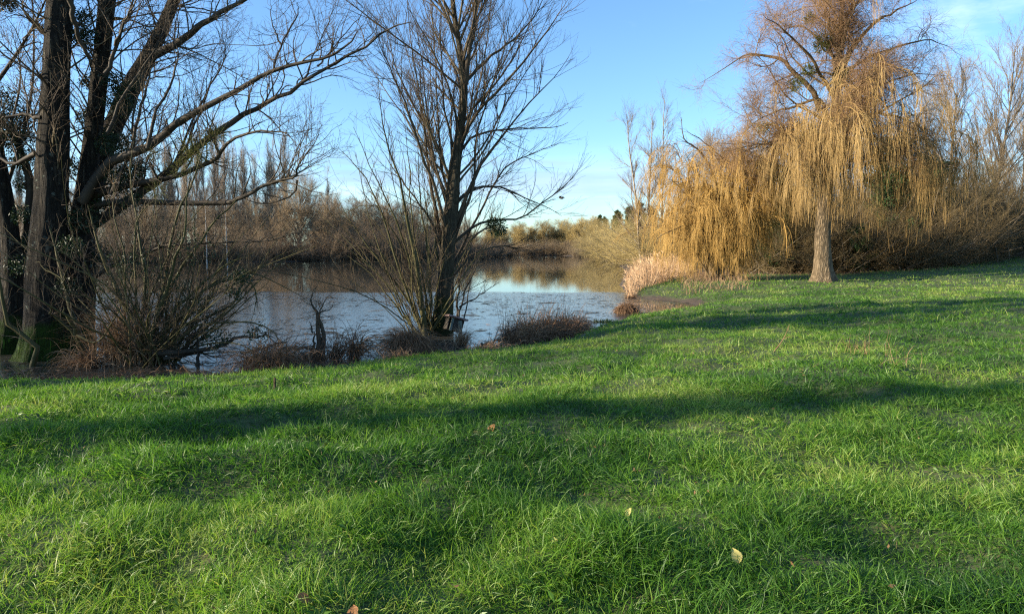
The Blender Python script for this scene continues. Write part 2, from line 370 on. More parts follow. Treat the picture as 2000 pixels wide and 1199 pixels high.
def litter(x, y):          # bare leaf litter below the thickets
    q = fnoise(x, y, 2.5, 2) - .5
    thick = sstep(44.5, 46.5, y + 3 * q + np.where(x > 21, -(x - 21) * .62, 0) ) * (x > 6)
    thick = np.where(y > 75, 1.0, thick)
    return np.maximum(thick, sstep(.45, .1, lake_sd(x, y) + q * .4))
mudv = litter(GX, GY)
link('ground', mesh('ground', np.stack([GX, GY, GZ], -1).reshape(-1, 3), [np.stack([ii, ii + 1, ii + nx + 1, ii + nx], -1)], ground_mat(), True, mudv.ravel()))['kind'] = 'structure'

def water_mat():
    m, t, out = newmat('lake_water'); L = t.links.new; g = N(t, 'ShaderNodeNewGeometry'); sx = N(t, 'ShaderNodeSeparateXYZ'); L(g.outputs['Position'], sx.inputs[0])
    # near zone (stirred, full of weed) against the still far zone
    nb = N(t, 'ShaderNodeTexNoise', i_Scale=.22, i_Detail=3.0); L(g.outputs['Position'], nb.inputs[0])
    yy = N(t, 'ShaderNodeMath', operation='MULTIPLY_ADD'); yy.inputs[1].default_value = 3.2; L(nb.outputs[0], yy.inputs[0]); L(sx.outputs[1], yy.inputs[2])
    nearf = N(t, 'ShaderNodeMapRange', interpolation_type='SMOOTHSTEP'); nearf.inputs[1].default_value = 38.4; nearf.inputs[2].default_value = 37.2; L(yy.outputs[0], nearf.inputs[0])
    mp = N(t, 'ShaderNodeMapping'); mp.inputs['Scale'].default_value = (1.2, 3.0, 1); L(g.outputs['Position'], mp.inputs[0])
    r1 = N(t, 'ShaderNodeTexNoise', i_Scale=4.5, i_Detail=4.0, i_Roughness=.55); L(mp.outputs[0], r1.inputs[0])
    r2 = N(t, 'ShaderNodeTexNoise', i_Scale=.6, i_Detail=2.0); L(mp.outputs[0], r2.inputs[0])
    st = N(t, 'ShaderNodeMapRange'); st.inputs[3].default_value = .03; st.inputs[4].default_value = .36; L(nearf.outputs[0], st.inputs[0])
    b = N(t, 'ShaderNodeBump'); b.inputs['Distance'].default_value = .012; L(st.outputs[0], b.inputs['Strength']); L(r1.outputs[0], b.inputs['Height'])
    wn = N(t, 'ShaderNodeTexNoise', i_Scale=1.1, i_Detail=8.0, i_Roughness=.7); L(mp.outputs[0], wn.inputs[0])
    wr = N(t, 'ShaderNodeMapRange'); wr.inputs[1].default_value = .47; wr.inputs[2].default_value = .64; L(wn.outputs[0], wr.inputs[0])
    wf = N(t, 'ShaderNodeMath', operation='MULTIPLY'); L(wr.outputs[0], wf.inputs[0]); L(nearf.outputs[0], wf.inputs[1])
    wf2 = N(t, 'ShaderNodeMath', operation='MULTIPLY'); wf2.inputs[1].default_value = .36; L(wf.outputs[0], wf2.inputs[0])
    p = N(t, 'ShaderNodeBsdfPrincipled'); p.inputs['Base Color'].default_value = (.036, .036, .028, 1); p.inputs['IOR'].default_value = 1.333
    rr = N(t, 'ShaderNodeMapRange'); rr.inputs[3].default_value = .03; rr.inputs[4].default_value = .10; L(nearf.outputs[0], rr.inputs[0]); L(rr.outputs[0], p.inputs['Roughness'])
    p.inputs['Specular IOR Level'].default_value = .5; L(b.outputs[0], p.inputs['Normal'])
    weed = N(t, 'ShaderNodeBsdfPrincipled'); weed.inputs['Base Color'].default_value = (.07, .06, .05, 1); weed.inputs['Roughness'].default_value = .35; L(b.outputs[0], weed.inputs['Normal'])
    ms = N(t, 'ShaderNodeMixShader'); L(wf2.outputs[0], ms.inputs[0]); L(p.outputs[0], ms.inputs[1]); L(weed.outputs[0], ms.inputs[2]); L(ms.outputs[0], out.inputs[0]); return m
wv = np.array([(-420, 4, ZW), (120, 4, ZW), (120, 420, ZW), (-420, 420, ZW)])
link('water', mesh('water', wv, [np.array([[0, 1, 2, 3]])], water_mat()))['kind'] = 'structure'

# ------------------------------------------------------------------ grass
def grass_field():
    parts = []
    def patch(n, y0, y1, pw, L0, w, nseg):
        # sample positions inside a wedge a little wider than the view
        yy = (y0 ** pw + (y1 ** pw - y0 ** pw) * rng.random(n)) ** (1 / pw); xx = (rng.random(n) * 2 - 1) * (yy * .74 + 2.2)
        # clumping
        cl = fnoise(xx, yy, .35, 2); keep = rng.random(n) < .45 + cl * .9
        sd = lake_sd(xx, yy) + (fnoise(xx, yy, 1.3, 2) - .5) * .5
        keep &= (sd > .04) & (rng.random(n) > litter(xx, yy) * .97) & ~((xx > 8) & (xx < 13.5) & (yy > 31.0) & (sd < 1.0))
        xx, yy = xx[keep], yy[keep]; m = len(xx)
        zz = ground(xx, yy)
        tall = .55 + 1.0 * np.clip(.5 + (fnoise(xx + 50, yy, .5, 3) - .5) * 1.7, 0, 1)
        LL = L0 * tall * rng.uniform(.6, 1.35, m)
        th = fnoise(xx, yy + 77, .45, 2) * 5 * math.pi; lean = .1 + .9 * fnoise(xx + 20, yy + 40, .4, 2)
        D = np.stack([np.cos(th) * lean + rng.normal(0, .6, m), np.sin(th) * lean + rng.normal(0, .6, m), np.where(rng.random(m) < .35, rng.uniform(.05, .5, m), rng.uniform(.55, 1.3, m))], -1)
        big = fnoise(xx, yy, 1.7, 4); big = np.clip(.5 + (big - .5) * 2.3, 0, 1); tone = np.clip(.12 + .60 * big + rng.normal(0, .17, m) + .12 * sstep(18, 34, yy), 0, .90)
        dry = rng.random(m) < .02 + .05 * (fnoise(xx + 9, yy + 3, 1.1, 2) > .62) + .10 * sstep(32, 44, yy); tone[dry] = rng.uniform(.9, 1.0, dry.sum()); D[dry, 2] *= .3
        S = np.stack([xx, yy, zz - .012], -1)
        parts.append(blades(S, D, LL, w * rng.uniform(.6, 1.3, m), nseg, .10, (0, 0, 0), .06, .55, tone))
    patch(240000, 1.9, 4.6, 1.6, .105, .0056, 4)
    patch(260000, 4.6, 8.5, 1.4, .10, .0072, 4)
    patch(210000, 8.5, 16, 1.2, .095, .0108, 3)
    patch(190000, 16, 30, 1.2, .11, .018, 3)
    patch(110000, 30, 60, 1.2, .12, .030, 3)
    o = blade_obj('grass', parts, MB['grass']); tag(o, 'uneven green meadow grass in the foreground down to the water', 'grass', kind='stuff')
grass_field()


# ------------------------------------------------------------------ hero trees
def poly(pts, Y, dy=0.0):
    """picture polyline at depth Y, drifting dy metres in depth along its length"""
    n = len(pts)
    return np.array([P(p[0], p[1], (p[2] if len(p) > 2 else Y + dy * i / max(n - 1, 1))) for i, p in enumerate(pts)])
def pxr(w, Y): return w * Y / F / 2
def limb(tb, pts, wid, Y, dy=0., n=16, sides=6, jit=.0):
    a, r = rs(poly(pts, Y, dy), [pxr(w, Y) for w in wid] if len(wid) == len(pts) else [pxr(w, Y) for w in np.interp(np.linspace(0, 1, len(pts)) ** .8, [0, .85, 1], [wid[0], wid[1], min(wid[1], .7)])], n)
    if jit: a[1:] += rng.normal(0, jit, (n - 1, 3))
    tb.add(a, r, sides); return a, r
def tone(n): return rng.random(n)
def trunk_mesh(name, a, r, mat, parent, off, sides=20, flare=.0, lumps=.12, n=60, seed=0, roots=5):
    """a trunk with fluted foot and uneven girth"""
    a, r = rs(a, r, n); T = norm(np.gradient(a, axis=0)); A = norm(np.cross(T, np.array([[.2, 1., .05]]))); B = np.cross(T, A)
    th = np.arange(sides) / sides * 2 * math.pi; h = np.linspace(0, 1, n)[:, None]
    zz = (a[:, 2] - a[0, 2])[:, None]
    fl = flare * np.exp(-zz / .5) * (1 + .55 * np.cos(roots * th + seed)[None] + .3 * np.cos(3 * th + 2 + seed)[None])
    lump = lumps * (fnoise(th[None] * 1.2 + seed * 3 + 0 * zz, zz * .9 + 20 + 0 * th[None], .7, 3) - .5) * 2
    lump = lump * np.ones((n, sides)); w = (np.arange(sides) / sides) ; k = sides // 5
    for q in range(k): lump[:, sides - 1 - q] = lump[:, sides - 1 - q] * (q + .5) / k + lump[:, 0] * (1 - (q + .5) / k)
    R = r[:, None] * (1 + lump + fl)
    V = (a[:, None] + A[:, None] * (np.cos(th)[None] * R)[..., None] + B[:, None] * (np.sin(th)[None] * R)[..., None]).reshape(-1, 3) - np.asarray(off)
    i = np.arange(n - 1)[:, None] * sides; kk = np.arange(sides)[None]; k2 = (kk + 1) % sides
    f = np.stack([i + kk, i + k2, i + sides + k2, i + sides + kk], -1).reshape(-1, 4)
    return link(name, mesh(name, V, [f], mat), parent)
def leafball(lv, c, r, n, size, squash=.8):
    d = norm(rng.normal(size=(n, 3))) * (rng.random(n) ** .45)[:, None] * r; d[:, 2] *= squash
    lv.add(np.asarray(c) + d, size)

def old_tree():
    Y = 14.2; b = P(95, 700, Y); b[2] = ZW
    root = thing('old_tree', b, 'huge many-stemmed old tree with mossy foot at the flooded bank', 'tree')
    A = poly([(88, 735), (92, 690), (93, 640), (92, 560), (97, 450), (104, 300), (110, 150), (118, 0), (123, -150), (132, -380), (140, -620)], Y)
    trunk_mesh('trunk', A, [pxr(w, Y) for w in (100, 88, 80, 72, 64, 55, 49, 46, 40, 28, 9)], MB['old_bark'], root, b, 32, .36, .16, 90, 1, 7)
    B = poly([(150, 735), (150, 690), (153, 620), (155, 540), (158, 460), (167, 380), (177, 300), (189, 200), (199, 100), (209, 0), (222, -120), (240, -350)], Y + .5)
    trunk_mesh('trunk', B, [pxr(w, Y) for w in (74, 66, 60, 58, 50, 38, 32, 31, 30, 30, 24, 8)], MB['old_bark'], root, b, 22, .22, .10, 70, 2, 5)
    C = poly([(158, 520), (172, 420), (190, 340), (215, 262), (245, 195), (268, 150), (296, 100), (322, 45), (342, -5), (372, -90), (410, -240)], Y + .8, .8)
    trunk_mesh('trunk', C, [pxr(w, Y) for w in (44, 40, 38, 37, 37, 36, 30, 25, 21, 16, 5)], MB['old_bark'], root, b, 18, 0, .12, 60, 3)
    tb = Tubes(); hero = []
    hero.append(limb(tb, [(300, 108), (322, 98), (350, 85), (375, 62), (400, 45), (440, 20), (480, 0), (560, -45), (640, -70)], (18, 6), Y + 1.2, -.8, 16, 8, .012))
    hero.append(limb(tb, [(160, 395), (210, 322), (254, 302), (297, 283), (340, 245), (378, 220), (448, 185), (490, 160), (535, 140), (590, 122), (640, 112), (675, 92), (697, 60)],
                     (21, 19, 17, 15, 13.5, 12, 10, 8.5, 7.5, 6.5, 5, 3.5, 2), Y + .2, -1.2, 22, 8, .012))
    hero.append(limb(tb, [(160, 455), (262, 385), (310, 350), (343, 325), (371, 300), (420, 262), (465, 231), (510, 208), (546, 192), (591, 164), (640, 130), (697, 101), (750, 62), (805, 42)],
                     (20, 18, 16, 14.5, 13, 12, 10, 8.5, 7.5, 6.5, 5.5, 4.5, 3, 1.5), Y + .6, -1.6, 24, 8, .012))
    hero.append(limb(tb, [(160, 392), (224, 368), (290, 352), (343, 343), (402, 322), (430, 300), (451, 276), (493, 259), (535, 257), (560, 261), (585, 285)], (16, 3), Y + .5, -1.6, 20, 7, .012))
    hero.append(limb(tb, [(155, 405), (220, 396), (332, 396), (430, 397), (460, 392), (483, 380), (520, 362), (546, 353), (577, 346), (581, 329), (595, 304), (612, 285), (622, 262)], (14, 2.5), Y + .5, -1.7, 24, 7, .010))
    hero.append(limb(tb, [(152, 575), (220, 520), (300, 490), (360, 475), (450, 472), (530, 470), (580, 455), (650, 440)], (9, 2), Y + .5, -1.4, 16, 6, .012))
    # upright suckers and side stems
    for pts, w in ([[(205, 145), (224, 100), (245, 45), (262, 0), (270, -60)], (9, 3)], [[(225, 90), (240, 50), (262, 10), (285, -40)], (6, 2)],
                   [[(210, 260), (248, 180), (290, 120), (318, 70), (330, 10)], (7, 2)], [[(288, 290), (300, 230), (335, 160), (346, 110), (335, 60)], (8, 2)],
                   [[(254, 300), (280, 200), (292, 120), (280, 30)], (7, 2.5)], [[(215, 380), (255, 300), (262, 210), (300, 90), (296, 10)], (7, 2)],
                   [[(343, 343), (365, 280), (395, 210), (420, 150), (455, 90)], (6, 2)], [[(335, 330), (402, 180), (440, 120), (435, 70)], (5, 1.6)],
                   [[(535, 140), (550, 90), (580, 30), (583, 5)], (5, 2)], [[(550, 90), (533, 50), (527, 0)], (4, 1.6)],
                   [[(591, 164), (610, 120), (640, 50), (655, 0)], (4, 1.5)], [[(620, 130), (650, 95), (690, 50), (720, 10)], (3.5, 1.2)],
                   [[(580, 353), (575, 375), (550, 392), (505, 398), (480, 388)], (3.5, 3)], [[(128, 100), (60, 40), (30, -20)], (8, 4)], [[(80, 230), (40, 225), (-20, 235)], (9, 5)],
                   [[(70, 300), (30, 320), (-10, 300), (-60, 240)], (10, 5)], [[(135, 0), (150, 60), (172, 110), (185, 150)], (10, 6)]):
        hero.append(limb(tb, pts, w, Y + rng.uniform(-.6, .6), rng.uniform(-.8, .8), 14, 6, .015))
    tb.build('limb', MB['dark_limb'], root, b)
    tw = Tubes()
    hp = [(rs(a, r, 14)) for a, r in hero]; HP = np.stack([h[0] for h in hp]); HR = np.stack([h[1] for h in hp])
    st = rs(B[4:], np.full(len(B) - 4, .2), 14); st2 = rs(C[1:], np.full(len(C) - 1, .15), 14); st0 = rs(A[4:9], np.full(5, .28), 14)
    SP = np.stack([st[0], st2[0], st0[0]]); SR = np.stack([st[1], st2[1], st0[1]])
    l1 = spawn(HP, HR, 330, .12, 1, 52, 18, (.6, 2.0), 8, .5, .003, .016, .16, (0, 0, .07), .07, (0, 0, .9))
    l1b = spawn(SP, SR, 110, .0, 1, 60, 20, (1.0, 3.0), 8, .12, .004, .02, .14, (0, 0, .06), .08, (.4, -.2, .5), .2)
    l1c = cat(l1, l1b)
    l2 = spawn(*l1c, 2900, .15, 1, 42, 16, (.3, 1.0), 6, .55, .0022, .007, .17, (0, 0, .05), .09, (0, 0, .4))
    l3 = spawn(*l2, 6500, .2, 1, 40, 18, (.12, .42), 4, .6, .0018, .0035, .17, (0, 0, .03), .08)
    for l, s in ((l1c, 5), (l2, 3), (l3, 3)): tw.add(*l, s, tone(len(l[0])))
    tw.build('crown', MB['dark_twig'], root, b)
    lv = Leaves()
    for (u, v, r, n, dy) in ((160, 70, .28, 900, .2), (163, 35, .2, 400, .2), (235, 205, .36, 1000, .5), (222, 160, .25, 500, .4), (240, 180, .25, 400, .6), (225, 285, .36, 1100, .4), (170, 230, .22, 500, .6), (145, 330, .3, 500, .6),
                            (240, 350, .35, 1100, .3), (268, 330, .25, 500, .2), (205, 260, .2, 400, .8), (175, 160, .2, 400, .6), (268, 165, .2, 220, .9), (290, 60, .2, 140, 1.0), (165, 430, .35, 700, .2), (200, 400, .4, 700, .6), (262, 395, .3, 380, .2),
                            (190, 500, .35, 500, .6), (140, 480, .25, 420, -.35), (135, 560, .25, 300, -.35)):
        leafball(lv, P(u, v, Y + dy), r, n, .055)
    lv.build('ivy', MB['ivy'], root, b)
    lv = Leaves()
    for (u, v, r, n, dy) in ((415, 268, .20, 260, -.4), (430, 262, .16, 160, -.4), (378, 305, .24, 380, -.4), (398, 296, .15, 160, -.4), (350, 330, .22, 260, -.4), (365, 282, .18, 160, -.4), (310, 372, .2, 200, -.4), (300, 300, .14, 100, -.4)):
        c = P(u, v, Y + dy); d = norm(rng.normal(size=(n, 3)))
        lv.add(c + d * rng.uniform(.15, 1, (n, 1)) * r, .07, .16, None, d)
    lv.build('mistletoe', MB['mistletoe'], root, b)
old_tree()

def edge_tree():
    Y = 14.9; b = P(10, 700, Y); b[2] = ZW
    root = thing('leaning_tree', b, 'dark slimmer leaning trunk at the edge, left of the huge old tree', 'tree')
    A = poly([(8, 735), (14, 690), (24, 610), (26, 540), (18, 450), (8, 380), (-6, 300), (-20, 180), (-40, 0), (-60, -250)], Y)
    trunk_mesh('trunk', A, [pxr(w, Y) for w in (62, 50, 44, 40, 34, 30, 26, 22, 16, 6)], MB['old_bark'], root, b, 18, .2, .12, 50, 5, 4)
    a2 = poly([(22, 560), (40, 470), (60, 380), (45, 300), (20, 250), (-15, 215)], Y - .2)
    tb = Tubes(); h = [limb(tb, [(26, 560), (48, 470), (60, 370), (42, 300), (18, 255), (-18, 215)], (24, 10), Y + .4, -.4, 14, 8), limb(tb, [(8, 380), (40, 280), (62, 180), (66, 60), (60, -60)], (8, 3), Y + .2, .4, 14, 6),
                       limb(tb, [(-20, 180), (30, 110), (60, 60), (85, 10), (110, -60)], (9, 3), Y, -.6, 14, 6), limb(tb, [(-10, 320), (25, 230), (40, 140), (20, 50)], (7, 2), Y, -.4, 14, 6)]
    tb.build('limb', MB['dark_limb'], root, b)
    HP = np.stack([x[0] for x in h]); HR = np.stack([x[1] for x in h]); tw = Tubes()
    l1 = spawn(HP, HR, 90, .1, 1, 50, 18, (.6, 1.8), 8, .5, .003, .014, .14, (0, 0, .06), .08, (.3, 0, .6)); l2 = spawn(*l1, 700, .15, 1, 42, 16, (.3, .9), 6, .55, .002, .006, .16, (0, 0, .04), .08)
    l3 = spawn(*l2, 1500, .2, 1, 40, 18, (.12, .4), 4, .6, .0018, .003, .16)
    for l, s in ((l1, 5), (l2, 3), (l3, 3)): tw.add(*l, s, tone(len(l[0])))
    tw.build('crown', MB['dark_twig'], root, b)
    lv = Leaves()
    for (u, v, r, n) in ((20, 230, .4, 900), (5, 270, .4, 800), (35, 265, .35, 700), (48, 310, .28, 500), (10, 5, .25, 500), (-10, -10, .4, 500), (52, 360, .25, 400), (45, 420, .25, 400), (60, 470, .25, 300), (35, 520, .3, 350), (15, 190, .25, 250)):
        leafball(lv, P(u, v, Y + rng.uniform(-.2, .4)), r, n, .06)
    lv.build('ivy', MB['ivy'], root, b)
edge_tree()

def multi_shrub(name, label, base_uv, Y, stems, nrand, spread, Lr, mat_stem, mat_twig, n2, n3, lean=(0, 0, 0), base_r=.25, thick=(.012, .03), upt=.03, cat_='shrub', droop=.0, leaves=None, twist=.10, len2=(.3, 1.1)):
    b = P(base_uv[0], base_uv[1], Y); b[2] = ZW
    root = thing(name, b, label, cat_); tb = Tubes(); hs = []
    for pts, w in stems: hs.append(limb(tb, pts, w, Y + rng.uniform(-.25, .25), rng.uniform(-.7, .7), 12, 6, .015))
    if nrand:
        S = b + np.stack([rng.normal(0, base_r, nrand), rng.normal(0, base_r * .7, nrand), np.full(nrand, -.15)], -1)
        D = np.stack([rng.normal(lean[0], spread, nrand), rng.normal(lean[1], spread * .8, nrand), np.full(nrand, 1.0 + lean[2])], -1)
        q = grow(S, D, rng.uniform(*Lr, nrand), rng.uniform(*thick, nrand), .004, 12, twist * .6, (0, 0, upt), .05, droop); tb.add(*q, 5, tone(nrand))
        hp = np.concatenate([np.stack([h[0] for h in hs]), q[0]]) if hs else q[0]; hr = np.concatenate([np.stack([h[1] for h in hs]), q[1]]) if hs else q[1]
    else: hp = np.stack([h[0] for h in hs]); hr = np.stack([h[1] for h in hs])
    tb.build('stem', MB[mat_stem], root, b); tw = Tubes()
    l2 = spawn(hp, hr, n2, .18, 1, 36, 13, len2, 7, .5, .002, .008, twist, (0, 0, .05), .06, (0, 0, .3))
    l3 = spawn(*l2, n3, .15, 1, 36, 14, (.12, .5), 4, .6, .0018, .0035, .14, (0, 0, .03))
    for l, s in ((l2, 4), (l3, 3)): tw.add(*l, s, tone(len(l[0])))
    tw.build('crown', MB[mat_twig], root, b)
    if leaves:
        lv = Leaves()
        for (u, v, r, n, sz, asp) in leaves: leafball(lv, P(u, v, Y - .2), r, n, sz)
        lv.build('leaf_clump', MB['ivy'], root, b)
    return root
# thicket of mossy stems right of the old tree
S1 = [([(300, 690), (290, 668), (258, 620), (224, 564), (205, 515), (196, 491), (180, 440), (172, 400)], (15, 4)), ([(268, 690), (280, 600), (281, 520), (270, 440), (255, 340), (262, 260)], (9, 2.5)),
      ([(285, 690), (310, 600), (340, 520), (356, 470), (365, 400), (372, 310)], (10, 3)), ([(300, 690), (340, 610), (390, 560), (440, 520), (500, 490)], (9, 3)), ([(305, 685), (350, 640), (410, 620), (455, 590), (470, 560), (520, 510), (600, 480)], (10, 2.5)),
      ([(295, 690), (330, 570), (400, 460), (450, 400), (500, 370)], (9, 2.5)), ([(290, 690), (320, 560), (345, 420), (385, 330), (405, 250)], (9, 2.5)), ([(280, 690), (262, 560), (270, 430), (320, 380)], (7, 2)),
      ([(300, 690), (360, 600), (420, 555), (470, 545), (495, 560), (500, 590), (490, 630)], (8, 2)), ([(270, 690), (240, 600), (245, 500), (220, 420), (225, 330)], (7, 2)), ([(310, 690), (380, 640), (450, 628), (520, 640), (560, 680)], (7, 2)),
      ([(310, 690), (390, 575), (470, 530), (560, 560), (600, 590)], (6, 1.5))]
multi_shrub('willow_thicket', 'dense thicket of mossy stems fanning over the water right of the old tree', (290, 690), 13.6, S1, 78, .60, (1.3, 4.3), 'mossy_stem', 'dark_twig', 1200, 3600, (.45, 0, 0), .22, (.010, .026), .015,
            leaves=[(470, 540, .2, 260, .06, .4), (455, 570, .2, 160, .06, .4), (420, 660, .3, 240, .06, .4), (500, 650, .25, 160, .06, .4), (380, 600, .35, 220, .05, .4), (330, 560, .4, 260, .05, .4), (260, 520, .5, 420, .05, .4), (220, 570, .35, 380, .05, .4), (380, 480, .5, 260, .05, .4)], twist=.13)
S0 = [([(168, 690), (152, 640), (130, 580), (115, 520), (104, 470), (92, 420), (80, 405)], (11, 3)), ([(168, 690), (140, 650), (105, 615), (100, 605), (112, 575)], (8, 3)), ([(160, 670), (135, 620), (120, 596)], (9, 7)),
      ([(130, 570), (120, 545), (90, 525), (70, 510)], (4, 1.5)), ([(125, 565), (128, 540), (131, 522)], (3.5, 2)), ([(150, 655), (190, 670), (225, 620), (250, 560)], (6, 2))]
multi_shrub('mossy_sapling', 'bent mossy sapling stems growing up in front of the old tree trunk', (168, 695), 13.4, S0, 0, 0, (0, 0), 'mossy_stem', 'dark_twig', 40, 120, base_r=.1)
S00 = [([(62, 720), (70, 690), (60, 665), (30, 645), (14, 625), (6, 580), (0, 560), (-8, 500), (-5, 440)], (12, 5))]
multi_shrub('crooked_sapling', 'crooked mossy stem curling left across the foot of the old tree', (62, 720), 13.3, S00, 0, 0, (0, 0), 'mossy_stem', 'dark_twig', 14, 40, base_r=.1)

def centre_tree():
    Y = 18.3; b = P(862, 655, Y); b[2] = ZW
    root = thing('bare_tree', b, 'tall bare fan-shaped tree standing in the water at the centre', 'tree')
    A = poly([(862, 690), (862, 655), (867, 600), (872, 520), (879, 430), (884, 380), (889, 320), (898, 260), (906, 180), (900, 110), (892, 60), (884, 0), (876, -130), (870, -300), (868, -420)], Y)
    trunk_mesh('trunk', A, [pxr(w, Y) for w in (56, 48, 38, 31, 28, 26, 22, 17, 15, 11, 10, 9, 7, 4, 1.5)], MB['tree_bark'], root, b, 16, .22, .10, 80, 4, 5)
    tb = Tubes(); hero = []
    H_ = [([(906, 185), (912, 140), (920, 80), (930, 20), (938, -60), (945, -200), (952, -340)], (14, 2)), ([(906, 160), (925, 145), (960, 110), (1005, 75), (1050, 20), (1075, -40)], (9, 2)),
          ([(878, 470), (893, 430), (910, 390), (935, 330), (962, 290), (990, 255), (1040, 195), (1085, 150), (1110, 110)], (13, 2)), ([(880, 405), (897, 390), (920, 372), (950, 364), (985, 368), (1020, 385), (1060, 402), (1098, 420)], (9, 2)),
          ([(890, 310), (920, 270), (970, 255), (1020, 250), (1075, 250), (1110, 240)], (6, 1.5)), ([(893, 300), (930, 225), (985, 165), (1035, 105), (1080, 45), (1110, 0)], (8, 2)), ([(898, 250), (935, 200), (985, 140), (1020, 80), (1060, -20)], (7, 2)),
          ([(880, 480), (930, 440), (970, 432), (1020, 425), (1060, 395), (1100, 365), (1130, 335)], (7, 2)), ([(875, 540), (925, 465), (960, 440), (985, 425)], (6, 2)), ([(872, 560), (920, 500), (980, 480), (1030, 490), (1075, 485)], (5, 1.5)),
          ([(876, 540), (862, 470), (850, 400), (835, 320), (830, 250), (815, 160), (800, 60), (790, -60)], (11, 2)), ([(878, 490), (855, 380), (820, 290), (790, 200), (760, 130), (735, 60)], (9, 2)), ([(882, 400), (862, 320), (855, 230), (850, 120), (845, 0)], (7, 2)),
          ([(884, 370), (850, 280), (800, 190), (770, 120), (755, 40)], (7, 1.8)), ([(890, 300), (870, 220), (860, 100), (862, -20)], (6, 2)), ([(896, 270), (880, 180), (840, 90), (800, 20)], (6, 2)), ([(876, 530), (845, 440), (815, 395), (780, 345), (740, 290)], (8, 2)),
          ([(904, 200), (885, 130), (845, 60), (820, -20)], (6, 2)), ([(870, 560), (905, 480), (945, 400), (985, 330), (1040, 300), (1095, 280)], (7, 2)), ([(876, 500), (900, 430), (925, 360), (930, 270), (960, 170), (985, 90), (1000, 0)], (8, 2))]
    for k, (pts, w) in enumerate(H_): hero.append(limb(tb, pts, w, Y + .05, rng.uniform(-2.2, 2.2), 16, 6, .012))
    t2, r2 = rs(A[4:], np.linspace(.16, .02, len(A) - 4), 16)
    ex = spawn(t2, r2, 44, .0, .95, 36, 8, (2.8, 5.2), 16, .4, .004, .032, .05, (0, 0, .028), .02, lt=.35); tb.add(*ex, 5, tone(44))
    tb.build('limb', MB['limb'], root, b)
    HP = np.concatenate([np.stack([h[0] for h in hero]), ex[0]]); HR = np.concatenate([np.stack([h[1] for h in hero]), ex[1]]); tw = Tubes()
    l2 = spawn(HP, HR, 950, .18, 1, 32, 10, (.6, 1.9), 8, .5, .003, .011, .07, (0, 0, .05), .03, (0, 0, .4), .4)
    l3 = spawn(*l2, 5200, .12, 1, 30, 11, (.25, .85), 5, .6, .0026, .005, .09, (0, 0, .05), .03, (0, 0, .3), .4)
    l4 = spawn(*l3, 7000, .15, 1, 32, 12, (.1, .35), 4, .6, .0022, .0032, .10, (0, 0, .03), .03)
    for l, s in ((l2, 4), (l3, 3), (l4, 3)): tw.add(*l, s, tone(len(l[0])))
    tw.build('crown', MB['dark_twig'], root, b)
    lv = Leaves()
    for (u, v, r, n) in ((970, 442, .24, 520), (975, 450, .17, 220), (962, 436, .14, 140)):
        c = P(u, v, Y - .2); d = norm(rng.normal(size=(n, 3))); lv.add(c + d * rng.uniform(.3, 1, (n, 1)) * r, .075, .3, None, d)
    lv.build('mistletoe', MB['ivy'], root, b)
centre_tree()
S2 = [([(832, 665), (828, 630), (822, 580), (812, 520), (800, 450), (790, 400), (775, 330), (752, 270), (742, 200), (740, 150)], (20, 3)), ([(826, 650), (800, 590), (760, 540), (725, 490), (690, 440), (655, 375)], (10, 2.5)),
      ([(826, 650), (795, 570), (765, 480), (735, 390), (700, 330), (660, 290)], (10, 2.5)), ([(828, 650), (812, 560), (780, 450), (735, 350), (690, 250)], (9, 2.5)), ([(838, 650), (842, 560), (832, 470), (820, 380), (815, 280)], (10, 3)), ([(842, 650), (858, 560), (850, 440), (842, 340)], (9, 3)),
      ([(822, 655), (790, 620), (760, 580), (720, 530), (680, 500)], (7, 2)), ([(820, 655), (800, 630), (770, 570), (740, 500), (700, 480)], (6, 2)), ([(834, 650), (830, 560), (805, 440), (800, 330), (788, 230)], (8, 2)),
      ([(835, 650), (800, 520), (750, 420), (720, 400), (660, 420)], (7, 2)), ([(840, 650), (880, 580), (930, 500), (955, 460)], (6, 2)), ([(838, 650), (870, 560), (905, 500), (935, 430)], (6, 2))]
S2 = [(p_, (w_[0] * .72, w_[1] * .8)) for p_, w_ in S2]
multi_shrub('coppiced_willow', 'many-stemmed bush spreading left from the water at the central tree foot', (830, 655), 18.0, S2, 30, .30, (2.2, 5.4), 'mossy_stem', 'dark_twig', 650, 2100, (-.26, 0, 0), .15, (.009, .020), .01, twist=.09, len2=(.4, 1.4))
S3 = [([(893, 630), (892, 600), (896, 560), (905, 500), (915, 440)], (7, 2)), ([(893, 630), (903, 590), (925, 530), (945, 480)], (5, 1.5)), ([(905, 632), (918, 560), (930, 500)], (3.5, 1.2)), ([(897, 600), (940, 575), (975, 550)], (4, 1))]
multi_shrub('slender_sapling', 'slender dark sapling rising behind the wooden nest box', (894, 632), 18.6, S3, 0, .1, (.5, 1), 'dark_limb', 'dark_twig', 50, 130, base_r=.05)

